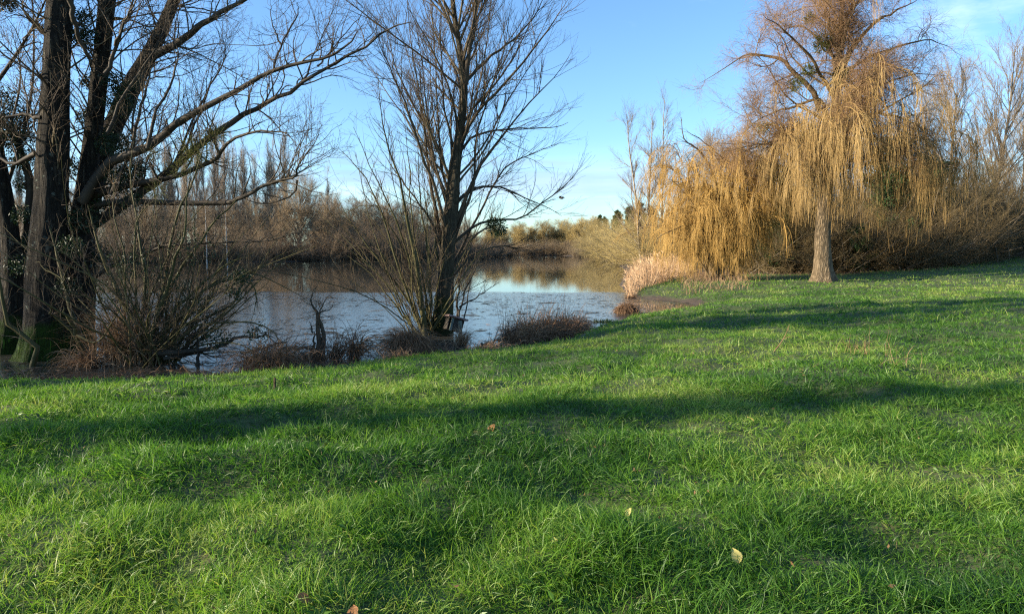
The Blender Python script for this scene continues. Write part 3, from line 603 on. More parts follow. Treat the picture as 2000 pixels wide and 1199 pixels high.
# ------------------------------------------------------------------ weeping willow on the meadow
def weeping_willow():
    Y = 35.6; b = P(1608, 560, Y); b[2] = gz(b[0], b[1]) - .05
    root = thing('weeping_willow', b, 'large weeping willow with thick trunk standing alone on the meadow', 'tree')
    A = poly([(1608, 562), (1608, 540), (1607, 500), (1607, 450), (1611, 390), (1620, 320), (1628, 250), (1634, 190), (1638, 120), (1642, 60), (1646, 0), (1650, -60)], Y)
    A[0] = b
    trunk_mesh('trunk', A, [pxr(w, Y) for w in (36, 33, 30.5, 29, 26, 23, 20, 17, 12, 9, 6, 2)], MB['willow_bark'], root, b, 24, .60, .13, 80, 7, 6)
    tb = Tubes(); hero = []
    H_ = [([(1601, 215), (1594, 189), (1566, 154), (1541, 130), (1524, 114), (1496, 110), (1468, 108), (1440, 119), (1405, 140), (1368, 162)], (13, 2)), ([(1634, 150), (1636, 115), (1650, 70), (1660, 35), (1685, -25)], (10, 3)),
          ([(1632, 180), (1650, 122), (1678, 77), (1713, 42), (1755, 21), (1800, -5)], (13, 3)), ([(1632, 140), (1625, 105), (1590, 70), (1559, 49), (1524, 62)], (9, 2)), ([(1618, 260), (1601, 196), (1545, 210), (1496, 227), (1450, 252)], (9, 2)),
          ([(1616, 350), (1580, 340), (1535, 345), (1496, 345), (1450, 340), (1415, 325)], (13, 3)), ([(1624, 320), (1650, 290), (1678, 266), (1713, 270), (1741, 290), (1780, 310), (1830, 350)], (12, 3)), ([(1632, 230), (1670, 185), (1700, 172), (1745, 158), (1795, 145), (1850, 148)], (10, 2)),
          ([(1628, 280), (1680, 230), (1740, 225), (1790, 245), (1830, 280)], (9, 2)), ([(1634, 200), (1580, 110), (1530, 60), (1490, 30)], (8, 2)), ([(1638, 110), (1620, 50), (1600, 0), (1560, -40)], (8, 2)), ([(1642, 60), (1670, 10), (1720, -30)], (7, 2)),
          ([(1618, 330), (1570, 280), (1520, 275), (1470, 290), (1430, 310)], (9, 2)), ([(1636, 150), (1700, 110), (1760, 90), (1810, 80), (1850, 90)], (8, 2))]
    for k, (pts, w) in enumerate(H_): hero.append(limb(tb, pts, w, Y, rng.uniform(-3.2, 3.2), 16, 6, .03))
    t2, r2 = rs(A[4:], np.linspace(.3, .05, len(A) - 4), 16)
    ex = spawn(t2, r2, 44, .0, .9, 58, 11, (3.0, 6.4), 16, .3, .012, .09, .10, (0, 0, .03), .05, lt=.45, droop=.10); tb.add(*ex, 5, tone(len(ex[0])))
    HP = np.concatenate([np.stack([h[0] for h in hero]), ex[0]]); HR = np.concatenate([np.stack([h[1] for h in hero]), ex[1]])
    l2 = spawn(HP, HR, 400, .2, 1, 48, 14, (.8, 2.8), 10, .5, .006, .035, .16, (0, 0, .05), .09, (0, 0, .6), .3, .06); tb.add(*l2, 5, tone(400))
    tb.build('limb', MB['willow_limb'], root, b)
    al = cat((HP[:, ::1][:, :10], HR[:, :10]), l2)
    tw = Tubes(); l3 = spawn(*l2, 5600, .1, 1, 45, 18, (.5, 1.6), 8, .5, .004, .014, .19, (0, 0, .0), .10, (0, 0, .4), .3, .12)
    z3 = l3[0][:, 0, 2]; topm = z3 > 5.2
    l4 = spawn(l3[0][topm], l3[1][topm], 46000, .1, 1, 42, 18, (.25, .9), 6, .6, .003, .006, .17, (0, 0, .0), .08, lt=.3, droop=.12)
    tw.add(*l3, 4, tone(len(l3[0]))); tw.add(*l4, 3, tone(len(l4[0])))
    tw.build('crown', MB['willow_top'], root, b)
    # hanging shoots: start on finer branches, curve over, hang plumb in bunches
    sh = Tubes()
    M = 820; idx = rng.choice(len(l3[0]), M, p=(lambda w: w / w.sum())(np.where(z3 > 9.5, .02, np.where(z3 > 8.2, .12, np.where(z3 > 7.0, .5, 1.2))) * rng.random(len(z3)) ** 2.5))
    S, T, r = at(*l3, idx, rng.uniform(.2, 1, M))
    M2 = 300; S2_, T2_, _r = at(*al, rng.choice(len(al[0]), M2), rng.uniform(.1, 1, M2)); ok = (S2_[:, 2] < 7.6) & (S2_[:, 2] > 3.8); S = np.concatenate([S, S2_[ok]]); T = np.concatenate([T, T2_[ok]]); M = len(S)
    keep = S[:, 2] > 3.2; S, T = S[keep], T[keep]; M = len(S)
    # leave windows where the crown is thin
    uu = CX + F * S[:, 0] / S[:, 1]; thin = ((uu > 1688) & (uu < 1762) & (S[:, 2] < 7.5)) | ((uu > 1470) & (uu < 1525) & (S[:, 2] < 6.5))
    side = ((uu < 1522) & (S[:, 2] > 4)) | (uu > 1885); keep = ~(thin & (rng.random(M) < .88)) & ~(side & (rng.random(M) < np.where(uu < 1490, .97, .86))); S, T = S[keep], T[keep]; M = len(S)
    zend = rng.uniform(2.2, 5.0, M) + .9 * (fnoise(S[:, 0] * 1.3, S[:, 1], 1.0, 2) - .3); L = np.clip(S[:, 2] - zend, .6, 5.2) * rng.uniform(.35, 1.05, M) * np.clip(1.25 - (S[:, 2] - 6) * .17, .35, 1) + .3
    main = grow(S, norm(T + np.array([0, 0, .15])), L, rng.uniform(.009, .016, M), .005, 14, .09, (0, 0, -.10), .04, .8)
    k1 = spawn(*main, 5800, .05, .85, 20, 9, (.7, 2.4), 10, .7, .004, .008, .05, (0, 0, -.16), .02, lt=.2, droop=.5)
    k2 = spawn(*k1, 7500, .1, .9, 18, 8, (.4, 1.3), 7, .7, .0035, .007, .07, (0, 0, -.12), .02, lt=.3, droop=.4)
    for l, s in ((main, 4), (k1, 3), (k2, 3)):
        q = l[0].copy(); fl = 1.2 + .0 * q[..., 2]
        q[..., 2] = np.maximum(q[..., 2], fl); sh.add(q, l[1], s, tone(len(q)))
    sh.build('hanging_shoot', MB['gold_twig'], root, b)
    lv = Leaves()
    for (u, v, r, n, dy) in ((1608, 78, .42, 260, -.4), (1602, 92, .3, 140, -.4), (1582, 36, .22, 120, 0), (1580, 138, .26, 150, -.5), (1556, 165, .32, 200, -.6), (1640, 150, .5, 420, 0), (1650, 155, .5, 320, .3), (1560, 250, .5, 160, -.6), (1590, 265, .5, 220, -.6), (1680, 210, .4, 200, -.6), (1665, 265, .6, 360, -.6),
                            (1490, 250, .25, 80, -.6), (1590, 300, .5, 220, -.3), (1520, 335, .5, 150, .4), (1650, 190, .5, 220, 0), (1570, 350, .5, 130, -.4)):
        c = P(u, v, Y + dy); d = norm(rng.normal(size=(n * 2, 3))); lv.add(c + d * rng.uniform(.2, 1, (n * 2, 1)) * r, .15, .18, None, d)
    lv.build('mistletoe', MB['mistletoe'], root, b)
weeping_willow()

def golden_willow():
    Y = 39.5; b = P(1392, 548, Y); b[2] = max(gz(b[0], b[1]), ZW + .1)
    root = thing('golden_willow', b, 'rounded golden willow whose shoots hang to the ground behind the reeds', 'tree')
    tb = Tubes(); n = 34
    th = rng.random(n) * 2 * math.pi; tilt = rng.uniform(.05, .42, n)
    D = np.stack([np.cos(th) * tilt, np.sin(th) * tilt * .8, np.full(n, 1.0)], -1)
    l1 = grow(b + rng.normal(0, .25, (n, 3)) * (1, 1, 0), D, rng.uniform(3.2, 7.2, n), rng.uniform(.05, .10, n), .012, 16, .06, (0, 0, .0), .03, .12)
    hero = [limb(tb, [(1430, 540), (1440, 440), (1450, 360), (1425, 320), (1400, 300), (1370, 275), (1340, 255)], (9, 2), Y, -1, 16, 6, .03), limb(tb, [(1430, 540), (1410, 420), (1390, 330), (1360, 290), (1335, 270), (1330, 230)], (8, 2), Y, -1.5, 16, 6, .03),
            limb(tb, [(1400, 545), (1370, 460), (1350, 440), (1310, 450), (1280, 470)], (7, 2), Y, -2, 16, 6, .03)]
    tb.add(*l1, 6, tone(n)); hp, hr = l1; hx = spawn(np.stack([h[0] for h in hero]), np.stack([h[1] for h in hero]), 60, .3, 1, 40, 12, (.4, 1.4), 7, .5, .004, .012, .1, (0, 0, .04), .05); tb.add(*hx, 3, tone(60))
    l2 = spawn(hp, hr, 300, .25, 1, 45, 14, (.8, 2.4), 10, .5, .006, .03, .14, (0, 0, .02), .07, (0, 0, .4), .3, .12); tb.add(*l2, 4, tone(300))
    tb.build('limb', MB['willow_limb'], root, b)
    sh = Tubes(); M = 950
    al = cat((l2[0], l2[1])); wq = rng.random(len(al[0])) ** 2.5; S, T, r = at(*al, rng.choice(len(al[0]), M, p=wq / wq.sum()), rng.uniform(.1, 1, M)); ok = np.abs(S[:, 0] - b[0]) < 1.3 + np.maximum(7.6 - S[:, 2], 0) * .46; S, T = S[ok], T[ok]; M = len(S)
    zend = rng.uniform(-.3, 2.8, M) ; L = np.clip(S[:, 2] - zend, .8, 5.5) * rng.uniform(.2, 1.05, M) + .3
    main = grow(S, norm(T + np.array([0, 0, .25])), L, rng.uniform(.012, .020, M), .006, 14, .10, (0, 0, -.09), .05, .7)
    k1 = spawn(*main, 5600, .05, .9, 20, 8, (.6, 2.2), 9, .7, .004, .010, .06, (0, 0, -.12), .02, lt=.3, droop=.5)
    k2 = spawn(*k1, 10000, .1, .9, 22, 9, (.3, 1.2), 6, .7, .0035, .007, .08, (0, 0, -.08), .02, lt=.3, droop=.35)
    top = spawn(*l2, 9000, .3, 1, 36, 14, (.4, 1.2), 7, .6, .0032, .008, .13, (0, 0, .02), .05, droop=.15)
    for l, s in ((main, 4), (k1, 3), (k2, 3), (top, 3)):
        q = l[0].copy(); q[..., 2] = np.maximum(q[..., 2], ZW + .12); sh.add(q, l[1], s, tone(len(q)))
    sh.build('hanging_shoot', MB['orange_twig'], root, b)
golden_willow()

# ------------------------------------------------------------------ reeds, dry grass, tussocks at the water's edge
def reeds():
    S, D, L = [], [], []
    n = 5200; t = rng.random(n); k = rng.random(n)
    u = 1226 + t * 118; vb = 584 - 32 * t ** .8 - k * 34 * (1 - .45 * t)
    pts = np.array([G(a, b_) for a, b_ in zip(u, vb)]); pts[:, 2] = ZW - .02
    hgt = np.where(rng.random(n) < .35, rng.uniform(.4, .9, n), rng.uniform(.9, 1.95, n)) * (.65 + .5 * fnoise(pts[:, 0], pts[:, 1], 1.2, 2)) * np.clip(.55 + (u - 1226) / 60, .55, 1.1)
    D = np.stack([rng.normal(-.06, .20, n), rng.normal(0, .16, n), np.ones(n)], -1)
    st = blades(pts, D, hgt, rng.uniform(.012, .026, n), 6, .05, (0, 0, 0), .03, .12, rng.random(n))
    m = 2600; idx = rng.integers(0, n, m); h0 = pts[idx] + D[idx] * (hgt[idx] * rng.uniform(.2, .75, m))[:, None]
    lf = blades(h0, np.stack([rng.normal(0, .8, m), rng.normal(0, .8, m), rng.uniform(.2, .9, m)], -1), rng.uniform(.25, .6, m), .02, 5, .06, (0, 0, 0), .04, .9, rng.random(m))
    m = 900; idx = rng.integers(0, n, m); h1 = pts[idx] + norm(D[idx]) * (hgt[idx] * .93)[:, None]
    pl = blades(h1, np.stack([rng.normal(-.3, .4, m), rng.normal(0, .4, m), np.ones(m)], -1), rng.uniform(.15, .3, m), .045, 4, .1, (0, 0, 0), .04, .5, rng.uniform(.6, 1, m))
    o = blade_obj('reeds', [st, lf, pl], MB['reed']); tag(o, 'pale dry reeds at the water edge below the golden willow', 'reeds', kind='stuff')
reeds()
def dry_grass():
    parts = []
    for (u0, u1, v0, v1, n, h) in ((1330, 1460, 548, 574, 700, .5), (1340, 1440, 545, 556, 500, .7), (1640, 1860, 541, 549, 700, .22), (1440, 1600, 545, 556, 500, .3), (1225, 1330, 583, 588, 160, .15)):
        pts = np.array([G(rng.uniform(u0, u1), rng.uniform(v0, v1), ZW + .25) for _ in range(n)]); pts[:, 2] = np.maximum(ground(pts[:, 0], pts[:, 1]), ZW) - .02
        D = np.stack([rng.normal(0, .4, n), rng.normal(0, .4, n), np.ones(n)], -1)
        parts.append(blades(pts, D, h * rng.uniform(.4, 1.2, n), .016, 5, .07, (0, 0, 0), .04, .4))
    o = blade_obj('dry_grass', parts, MB['straw']); tag(o, 'thin straw-coloured grass along the bank below the willows', 'dry grass', kind='stuff')
dry_grass()
def tussock(name, label, u, v, Y, rad, hgt, n, mat, cat_='tussock', spread=.7, droop=.55, w=.012, elong=1.0, group=None, base=.35, wander=.07, lean=(0, 0)):
    b = P(u, v, Y) if Y else G(u, v); b[2] = max(ZW, gz(b[0], b[1])) - .03
    S = b + np.stack([rng.normal(0, rad * base * elong, n), rng.normal(0, rad * base * .6, n), np.zeros(n)], -1)
    D = np.stack([rng.normal(lean[0], spread, n), rng.normal(lean[1], spread, n), rng.uniform(.9, 1.6, n)], -1)
    p = blades(S, D, hgt * rng.uniform(.6, 1.35, n), w, 11, wander, (0, 0, 0), .05, droop * .62)
    p[0][:, 2] = np.maximum(p[0][:, 2], b[2] + .0)
    o = blade_obj(name, [p], MB[mat], None, b); o.location = tuple(b); return tag(o, label, cat_, group)
tussock('sedge_tussock', 'round dark brown sedge tussock in the water before the central tree', 797, 692, 0, .24, .82, 1900, 'sedge', spread=.42, droop=1.25, base=.42)
tussock('sedge_tussock', 'loose arching sedge tussock with water showing through its loops', 692, 701, 0, .16, 1.05, 200, 'sedge', spread=.42, droop=1.3, base=.4, lean=(.3, 0), w=.014)
tussock('sedge_tussock', 'small arching sedge between the dead stump and the loose looping tussock', 652, 701, 0, .16, .9, 150, 'sedge', spread=.4, droop=1.0, base=.5, lean=(.4, 0))
tussock('sedge_tussock', 'low dark drooping sedge left of the dead stump, nearest the thicket', 520, 724, 0, .30, .9, 700, 'sedge', spread=.5, droop=1.25, base=.6, elong=1.2)
tussock('sedge_tussock', 'flattened dark sedge mat around the foot of the dead stump', 590, 704, 0, .36, .55, 500, 'sedge', spread=.9, droop=1.0, base=.75, elong=1.3)
tussock('sedge_tussock', 'dome-shaped sunlit brown tussock alone in the water near the reeds', 1225, 612, 0, .16, .50, 1500, 'sedge', spread=.42, droop=1.25, base=.55, w=.018)
tussock('sedge_tussock', 'tiny brown tussock touching the dome-shaped one near the reeds', 1206, 610, 0, .1, .13, 220, 'sedge', spread=.8, droop=.8, base=.4)
tussock('sedge_tussock', 'small dark brown hump in the shallows just left of the reeds', 1234, 582, 0, .2, .22, 350, 'sedge', spread=.8, droop=.9, base=.45)
tussock('straw_clump', 'tall bundle of hanging dead straw beside the mossy thicket stems', 250, 703, 13.5, .30, 1.15, 800, 'straw', 'straw clump', spread=.20, droop=.45, base=.75, w=.014, elong=1.1)
tussock('straw_clump', 'splayed pale straw clump at the water line before the old tree', 170, 712, 13.3, .25, .7, 300, 'straw', 'straw clump', spread=1.0, droop=.8, base=.5, w=.014)
tussock('straw_clump', 'straw tuft draped over a short post below the nest box', 903, 674, 0, .13, .55, 220, 'straw', 'straw clump', spread=.3, droop=.9, base=.5)
tussock('straw_clump', 'low yellowish tuft at the grass edge below the round dark tussock', 782, 708, 0, .3, .28, 320, 'straw', 'straw clump', spread=.6, droop=.5, base=.4, elong=1.0)
tussock('straw_clump', 'flattened straw trailing along the grass edge left of the big sedge bed', 960, 682, 0, .5, .4, 420, 'straw', 'straw clump', spread=1.2, droop=1.0, base=.4, elong=1.0)
tussock('sedge_tussock', 'little dark floating tuft in the water right of the sedge bed', 1178, 629, 0, .22, .16, 260, 'ivy', spread=.8, droop=.5, base=.6, elong=1.4, w=.016)
def sedge_bed():
    b = G(1065, 668); b[2] = ZW
    parts = []
    n = 2600; cx = rng.random(n)
    u = 985 + cx * 165; v = 678 - cx * 26 - rng.random(n) * 18
    pts = np.array([G(a, c) for a, c in zip(u, v)]); pts[:, 2] = ZW - .03
    prof = np.interp(cx, [0, .15, .35, .7, .92, 1], [.35, .65, .8, .72, .6, .25])
    parts.append(blades(pts, np.stack([rng.normal(.05, .55, n), rng.normal(-.1, .5, n), rng.uniform(.8, 1.4, n)], -1), prof * rng.uniform(.6, 1.35, n), rng.uniform(.010, .018, n), 9, .08, (0, 0, 0), .06, .55))
    n = 150; cx = rng.random(n); pts = np.array([G(975 + a * 130, 668 - a * 18) for a in cx]); pts[:, 2] = ZW
    parts.append(blades(pts, np.stack([rng.normal(.12, .22, n), rng.normal(0, .2, n), np.ones(n)], -1), rng.uniform(.6, 1.35, n), .010, 7, .05, (0, 0, 0), .04, .12, rng.uniform(.0, .6, n)))
    o = blade_obj('sedge_bed', parts, MB['sedge'], None, b); o.location = tuple(b); tag(o, 'broad bed of dead brown sedge with thin seed stems at the shoreline', 'sedge')
sedge_bed()
def stump():
    b = G(622, 700); b[2] = ZW; Y = b[1]
    root = thing('dead_stump', b, 'twisted dead stump with wiry twigs standing in the sedge', 'stump'); tb = Tubes()
    for pts, w in (([(618, 702), (622, 670), (621, 640), (620, 612), (612, 600), (606, 585), (610, 570)], (14, 2.5)), ([(630, 702), (632, 665), (628, 630), (622, 612), (640, 605), (655, 590)], (13, 2)), ([(608, 702), (612, 672), (616, 645)], (9, 4)), ([(612, 650), (607, 638), (604, 628)], (4, 2)),
                   ([(622, 640), (624, 610), (640, 580), (660, 585)], (4, 1)), ([(606, 590), (612, 572), (620, 555)], (3, 1))): h = limb(tb, pts, w, Y, rng.uniform(-.2, .2), 12, 7, .012)
    tb.build('stem', MB['limb'], root, b)
    tw = Tubes(); q = grow(np.repeat(P(622, 608, Y)[None], 26, 0) + rng.normal(0, .06, (26, 3)), rng.normal(size=(26, 3)) + (0, 0, .6), rng.uniform(.3, .8, 26), .005, .002, 8, .2, (0, 0, .02), .12)
    k = spawn(*q, 90, .2, 1, 45, 15, (.1, .35), 5, .7, .0015, .003, .15); tw.add(*q, 3, tone(26)); tw.add(*k, 3, tone(90)); tw.build('crown', MB['dark_twig'], root, b)
stump()
def deadfall(label, segs, Y, seed):
    b = P(*segs[0][0][0], Y); b[2] = ZW; tb = Tubes(); hs = []
    for pts, w in segs: hs.append(limb(tb, pts, w, Y, .3, 12, 6, .02))
    k = spawn(np.stack([h[0] for h in hs]), np.stack([h[1] for h in hs]), 40, .1, 1, 45, 15, (.2, .8), 6, .5, .002, .01, .12, (0, 0, .03)); tb.add(*k, 3, tone(40))
    o = tb.build('fallen_branch', MB['dark_limb'], None, b); o.location = tuple(b); tag(o, label, 'branch')
deadfall('dark fallen branch lying low over the water behind the straw bundle', [([(300, 690), (350, 686), (420, 676), (470, 660), (520, 655), (545, 672)], (16, 3)), ([(320, 700), (380, 690), (440, 700)], (9, 3)), ([(380, 730), (388, 690), (384, 650), (378, 620)], (9, 2.5))], 13.3, 1)
deadfall('dark fallen branch trailing from the dead stump sedge toward the thicket', [([(545, 684), (590, 680), (640, 682)], (9, 4)), ([(470, 690), (540, 672), (560, 668)], (5, 2))], 14.6, 2)
deadfall('thin dead branch half sunk between nest box straw and sedge bed', [([(940, 672), (965, 668), (990, 655), (1012, 640)], (7, 2)), ([(930, 680), (970, 676), (1010, 672)], (6, 3))], 16.2, 3)

# ------------------------------------------------------------------ nest box, stake, small things
def box_mesh(cx, cy, cz, hx, hy, hz, bev=.006):
    import bmesh
    bm = bmesh.new(); bmesh.ops.create_cube(bm, size=1)
    for v in bm.verts: v.co = Vector((cx + v.co.x * 2 * hx, cy + v.co.y * 2 * hy, cz + v.co.z * 2 * hz))
    bmesh.ops.bevel(bm, geom=list(bm.edges), offset=bev, segments=2, affect='EDGES'); me = bpy.data.meshes.new('board'); bm.to_mesh(me); bm.free(); return me
MB['plank'] = bark('plank', (.03, .027, .022), (.05, .044, .036), None, sc=6, bump=.4, stretch=1.0)
MB['lid'] = bark('lid', (.13, .09, .08), (.30, .21, .19), None, sc=10, bump=.4, stretch=1.0)
MB['pale'] = bark('pale', (.06, .075, .065), (.13, .155, .13), None, sc=7, bump=.2, stretch=.3)
def nest_box():
    Y = 17.7; b = P(886, 634, Y)
    root = thing('nest_box', b, 'tilted wooden nest box with pinkish lid against the central trunk', 'nest box')
    root.rotation_euler = (math.radians(-6), math.radians(17), math.radians(22))
    def bd(name, mat, *a):
        me = box_mesh(*a); me.materials.append(MB[mat]); return link(name, me, root)
    bd('back_panel', 'plank', 0, .15, 0, .19, .012, .15); bd('front_panel', 'plank', .06, -.15, 0, .13, .012, .15); bd('side_panel', 'plank', -.178, 0, -.002, .012, .137, .147)
    bd('side_panel', 'plank', .178, 0, -.002, .012, .137, .147); bd('floor_panel', 'plank', 0, 0, -.137, .165, .137, .01)
    bd('lid', 'lid', .01, -.02, .172, .25, .215, .02); p = bd('prop_board', 'pale', -.105, -.166, -.02, .032, .011, .155); p.rotation_euler = (0, 0, 0)
nest_box()
def post(name, label, cat_, base, h, r, mat, lean=(0, 0)):
    a, rr = grow(np.array([base]), np.array([[lean[0], lean[1], 1.0]]), h, r, r * .8, 6, .03)
    o = trunk_mesh(name, a[0], rr[0], MB[mat], None, base, 10, .05, .12, 14, 3); o.location = tuple(base)
    n = len(o.data.vertices); o.data.update(); tag(o, label, cat_); return o
q = G(537, 775, -.25); q[2] = gz(q[0], q[1]) - .05; post('wooden_stake', 'short brown wooden stake sticking up from the grass', 'stake', q, .24, .016, 'willow_bark', (-.03, 0))
q = G(900, 672); q[2] = ZW - .1; post('short_post', 'short pale post under hanging straw in front of the nest box', 'post', q, .62, .05, 'pale', (-.05, 0))
def wand(label, pts, w, z, name='twig', mat='straw', side=0):
    b = G(*pts[0], z); b[2] = gz(b[0], b[1]) - .02; tb = Tubes(); h = limb(tb, pts, w, b[1], .1, 9, 5, .004)
    h[0][0, 2] = b[2]
    if side: k = spawn(h[0], h[1], side, .3, 1, 40, 12, (.08, .3), 5, .6, .0015, .004, .12); tb.add(*k, 3, tone(side))
    V = np.concatenate(tb.V); o = tb.build(name, MB[mat], None, b); o.location = tuple(b); tag(o, label, 'twig' if name == 'twig' else 'weed')
wand('long thin dry stem leaning right in the shaded grass', [(1497, 702), (1515, 682), (1532, 660), (1542, 634)], (3.2, 1.6), -.1, side=3)
wand('short pale dry stem leaning in the right grass, in front of the weeds', [(1750, 735), (1762, 716), (1775, 700)], (2.6, 1.4), -.1, side=2)
for lb, u, v, n, mt in (('wispy dry weed cluster standing in the grass below the willow', 1672, 716, 40, 'sedge'), ('thin weed seedhead group left of the short pale dry stem', 1745, 742, 16, 'straw')):
    q = tussock('dry_weed', lb, u, v, 0, .30, .38, n, mt, 'weed', spread=.4, droop=.2, w=.005, base=.5)
    g_ = G(u, v, -.12); q.location = (g_[0], g_[1], gz(g_[0], g_[1]))
MB['yellow_leaf'] = twig('yellow_leaf', (.45, .38, .10), (.62, .55, .22), trans=.2); MB['brown_leaf'] = twig('brown_leaf', (.16, .07, .025), (.30, .15, .06), trans=.2)
def fallen_leaf(label, u, v, size, mat, tilt):
    p = G(u, v, -.12); z = gz(p[0], p[1]) + .07; p = G(u, v, z)
    n = 14; t = np.linspace(0, 1, n); w = np.sin(t ** .8 * math.pi) * .36 * (1 + .12 * np.sin(t * 40)); V = []
    for i in range(n):
        V += [(-w[i] * size, (t[i] - .5) * size, .10 * size * math.sin(t[i] * 3)), (0, (t[i] - .5) * size, -.06 * size + .10 * size * math.sin(t[i] * 3)), (w[i] * size, (t[i] - .5) * size, .10 * size * math.sin(t[i] * 3) + .04 * size)]
    f = np.array([[i * 3 + k, i * 3 + k + 1, i * 3 + k + 4, i * 3 + k + 3] for i in range(n - 1) for k in (0, 1)])
    me = mesh('fallen_leaf', V, [f], MB[mat], True, np.full(len(V), rng.random())); o = link('fallen_leaf', me, None, p)
    o.rotation_euler = (tilt, rng.uniform(-.4, .4), rng.uniform(0, 6)); tag(o, label, 'leaf')
for a in (('largest pale yellow leaf upright in the grass near the front', 1437, 1084, .075, 'yellow_leaf', 1.1), ('bright yellow leaf low in the right front corner of the grass', 1785, 1188, .06, 'yellow_leaf', .6), ('pair-like pale leaf in the grass at the front left of the largest yellow one', 1228, 1000, .06, 'yellow_leaf', 1.0),
          ('small cream leaf in the grass near the middle of the foreground', 1082, 1056, .05, 'yellow_leaf', .7), ('brown curled leaf in the bottom front grass left of centre', 590, 1168, .07, 'brown_leaf', .5), ('reddish brown leaf at the very front beside the curled brown one', 690, 1194, .07, 'brown_leaf', .4),
          ('cream leaf in the left half of the grass', 392, 1050, .05, 'yellow_leaf', .7), ('dull brown leaf in the shadow band of grass', 960, 838, .11, 'brown_leaf', .9), ('pale leaf lying in the grass under the shadow band right of centre', 1466, 818, .08, 'yellow_leaf', .6)): fallen_leaf(*a)
def lawn_extras():
    lv = Leaves(); n = 200; y = 2.6 + 9 * rng.random(n) ** 1.4; x = (rng.random(n) * 2 - 1) * (y * .72 + 1); k = lake_sd(x, y) > 1; x, y = x[k], y[k]; z = ground(x, y)
    for a, b_, c in zip(x, y, z):
        m = rng.integers(5, 11); th = rng.random(m) * 6.28; d = np.stack([np.cos(th), np.sin(th), rng.uniform(.15, .9, m)], -1); lv.add(np.repeat([[a, b_, c + .035]], m, 0), rng.uniform(.03, .065), .34, None, d)
    MB['broad'] = twig('broad', (.03, .09, .012), (.07, .15, .02), (.13, .19, .03), trans=.25, rough=.4)
    tag(lv.build('broad_weeds', MB['broad']), 'small broad-leaved weeds scattered among the meadow grass', 'weeds', kind='stuff')
    lv = Leaves(); n = 240; y = 2.6 + 12 * rng.random(n) ** 1.3; x = (rng.random(n) * 2 - 1) * (y * .72 + 1); k = lake_sd(x, y) > .3; x, y = x[k], y[k]
    lv.add(np.stack([x, y, ground(x, y) + rng.uniform(.02, .08, len(x))], -1), .028, .6); MB['litter'] = twig('litter', (.07, .04, .02), (.16, .09, .04), (.36, .30, .12), trans=.15)
    tag(lv.build('leaf_litter', MB['litter']), 'scattered tiny brown and yellow fallen leaves in the grass', 'leaf litter', kind='stuff')
lawn_extras()
def bird():
    b = P(1097, 387, 26); root = thing('bird', b, 'small dark bird flying over the lake right of the central tree', 'bird')
    MB['feather'] = twig('feather', (.015, .014, .013), (.04, .036, .034))
    tb = Tubes(); x = np.linspace(-.12, .12, 12); r = np.array([.004, .012, .016, .028, .036, .04, .038, .034, .026, .028, .022, .004])
    tb.add(np.stack([x, 0 * x, np.concatenate([np.zeros(8), [.004, .012, .014, .010]])], -1), r, 10); tb.build('body', MB['feather'], root)
    for s in (-1, 1):
        V, n = [], 8
        for i in range(n):
            t = i / (n - 1); c = .075 * (1 - t) ** .6 + .008
            V += [(.03 - .03 * t + c * .5, s * (.02 + .15 * t), .02 + .09 * t - .05 * t * t), (.03 - .05 * t - c * .6, s * (.02 + .15 * t), .018 + .09 * t - .05 * t * t)]
        V2 = [(a, b_, c - .006) for a, b_, c in V]; m_ = len(V)
        f = [[2 * i, 2 * i + 1, 2 * i + 3, 2 * i + 2] for i in range(n - 1)] + [[m_ + 2 * i, m_ + 2 * i + 2, m_ + 2 * i + 3, m_ + 2 * i + 1] for i in range(n - 1)] + [[2 * i, 2 * i + 2, m_ + 2 * i + 2, m_ + 2 * i] for i in range(n - 1)] + [[2 * i + 1, m_ + 2 * i + 1, m_ + 2 * i + 3, 2 * i + 3] for i in range(n - 1)]
        link('wing', mesh('wing', V + V2, [np.array(f)], MB['feather'], True, np.zeros(2 * m_)), root)
    root.rotation_euler = (0, 0, 2.6)
bird()
def weed_rafts():
    n = 11000; y = rng.uniform(11.5, 36.5, n) ; x = (rng.random(n) * 2 - 1) * (y * .45 + 3) - .12 * y; sd = lake_sd(x, y); cl = fnoise(x, y, 1.6, 3)
    k = (sd < -.05) & (rng.random(n) < np.clip((cl - .40) * 5, .04, 1)); x, y = x[k], y[k]; m = len(x)
    a = rng.normal(0, .5, m); L = rng.uniform(.02, .13, m) * (1 + 2.2 * (rng.random(m) < .05)); Wd = L * rng.uniform(.12, .5, m); c, s = np.cos(a), np.sin(a)
    ang = np.linspace(0, 2 * math.pi, 7)[:-1]; rr = rng.uniform(.5, 1.1, (m, 6)); px = np.cos(ang)[None] * L[:, None] * rr; py = np.sin(ang)[None] * Wd[:, None] * rr
    z = ZW + .004 + rng.random((m, 6)) * .012
    V = np.stack([x[:, None] + px * c[:, None] - py * s[:, None], y[:, None] + px * s[:, None] + py * c[:, None], z], -1).reshape(-1, 3)
    MB['weed'] = twig('weed', (.018, .017, .012), (.06, .05, .03), (.11, .085, .05))
    o = link('floating_weed', mesh('floating_weed', V, [np.arange(m * 6).reshape(-1, 6)], MB['weed'], False, np.repeat(rng.random(m), 6))); tag(o, 'dark scraps of weed and twigs floating on the near water', 'weed', kind='stuff')
weed_rafts()
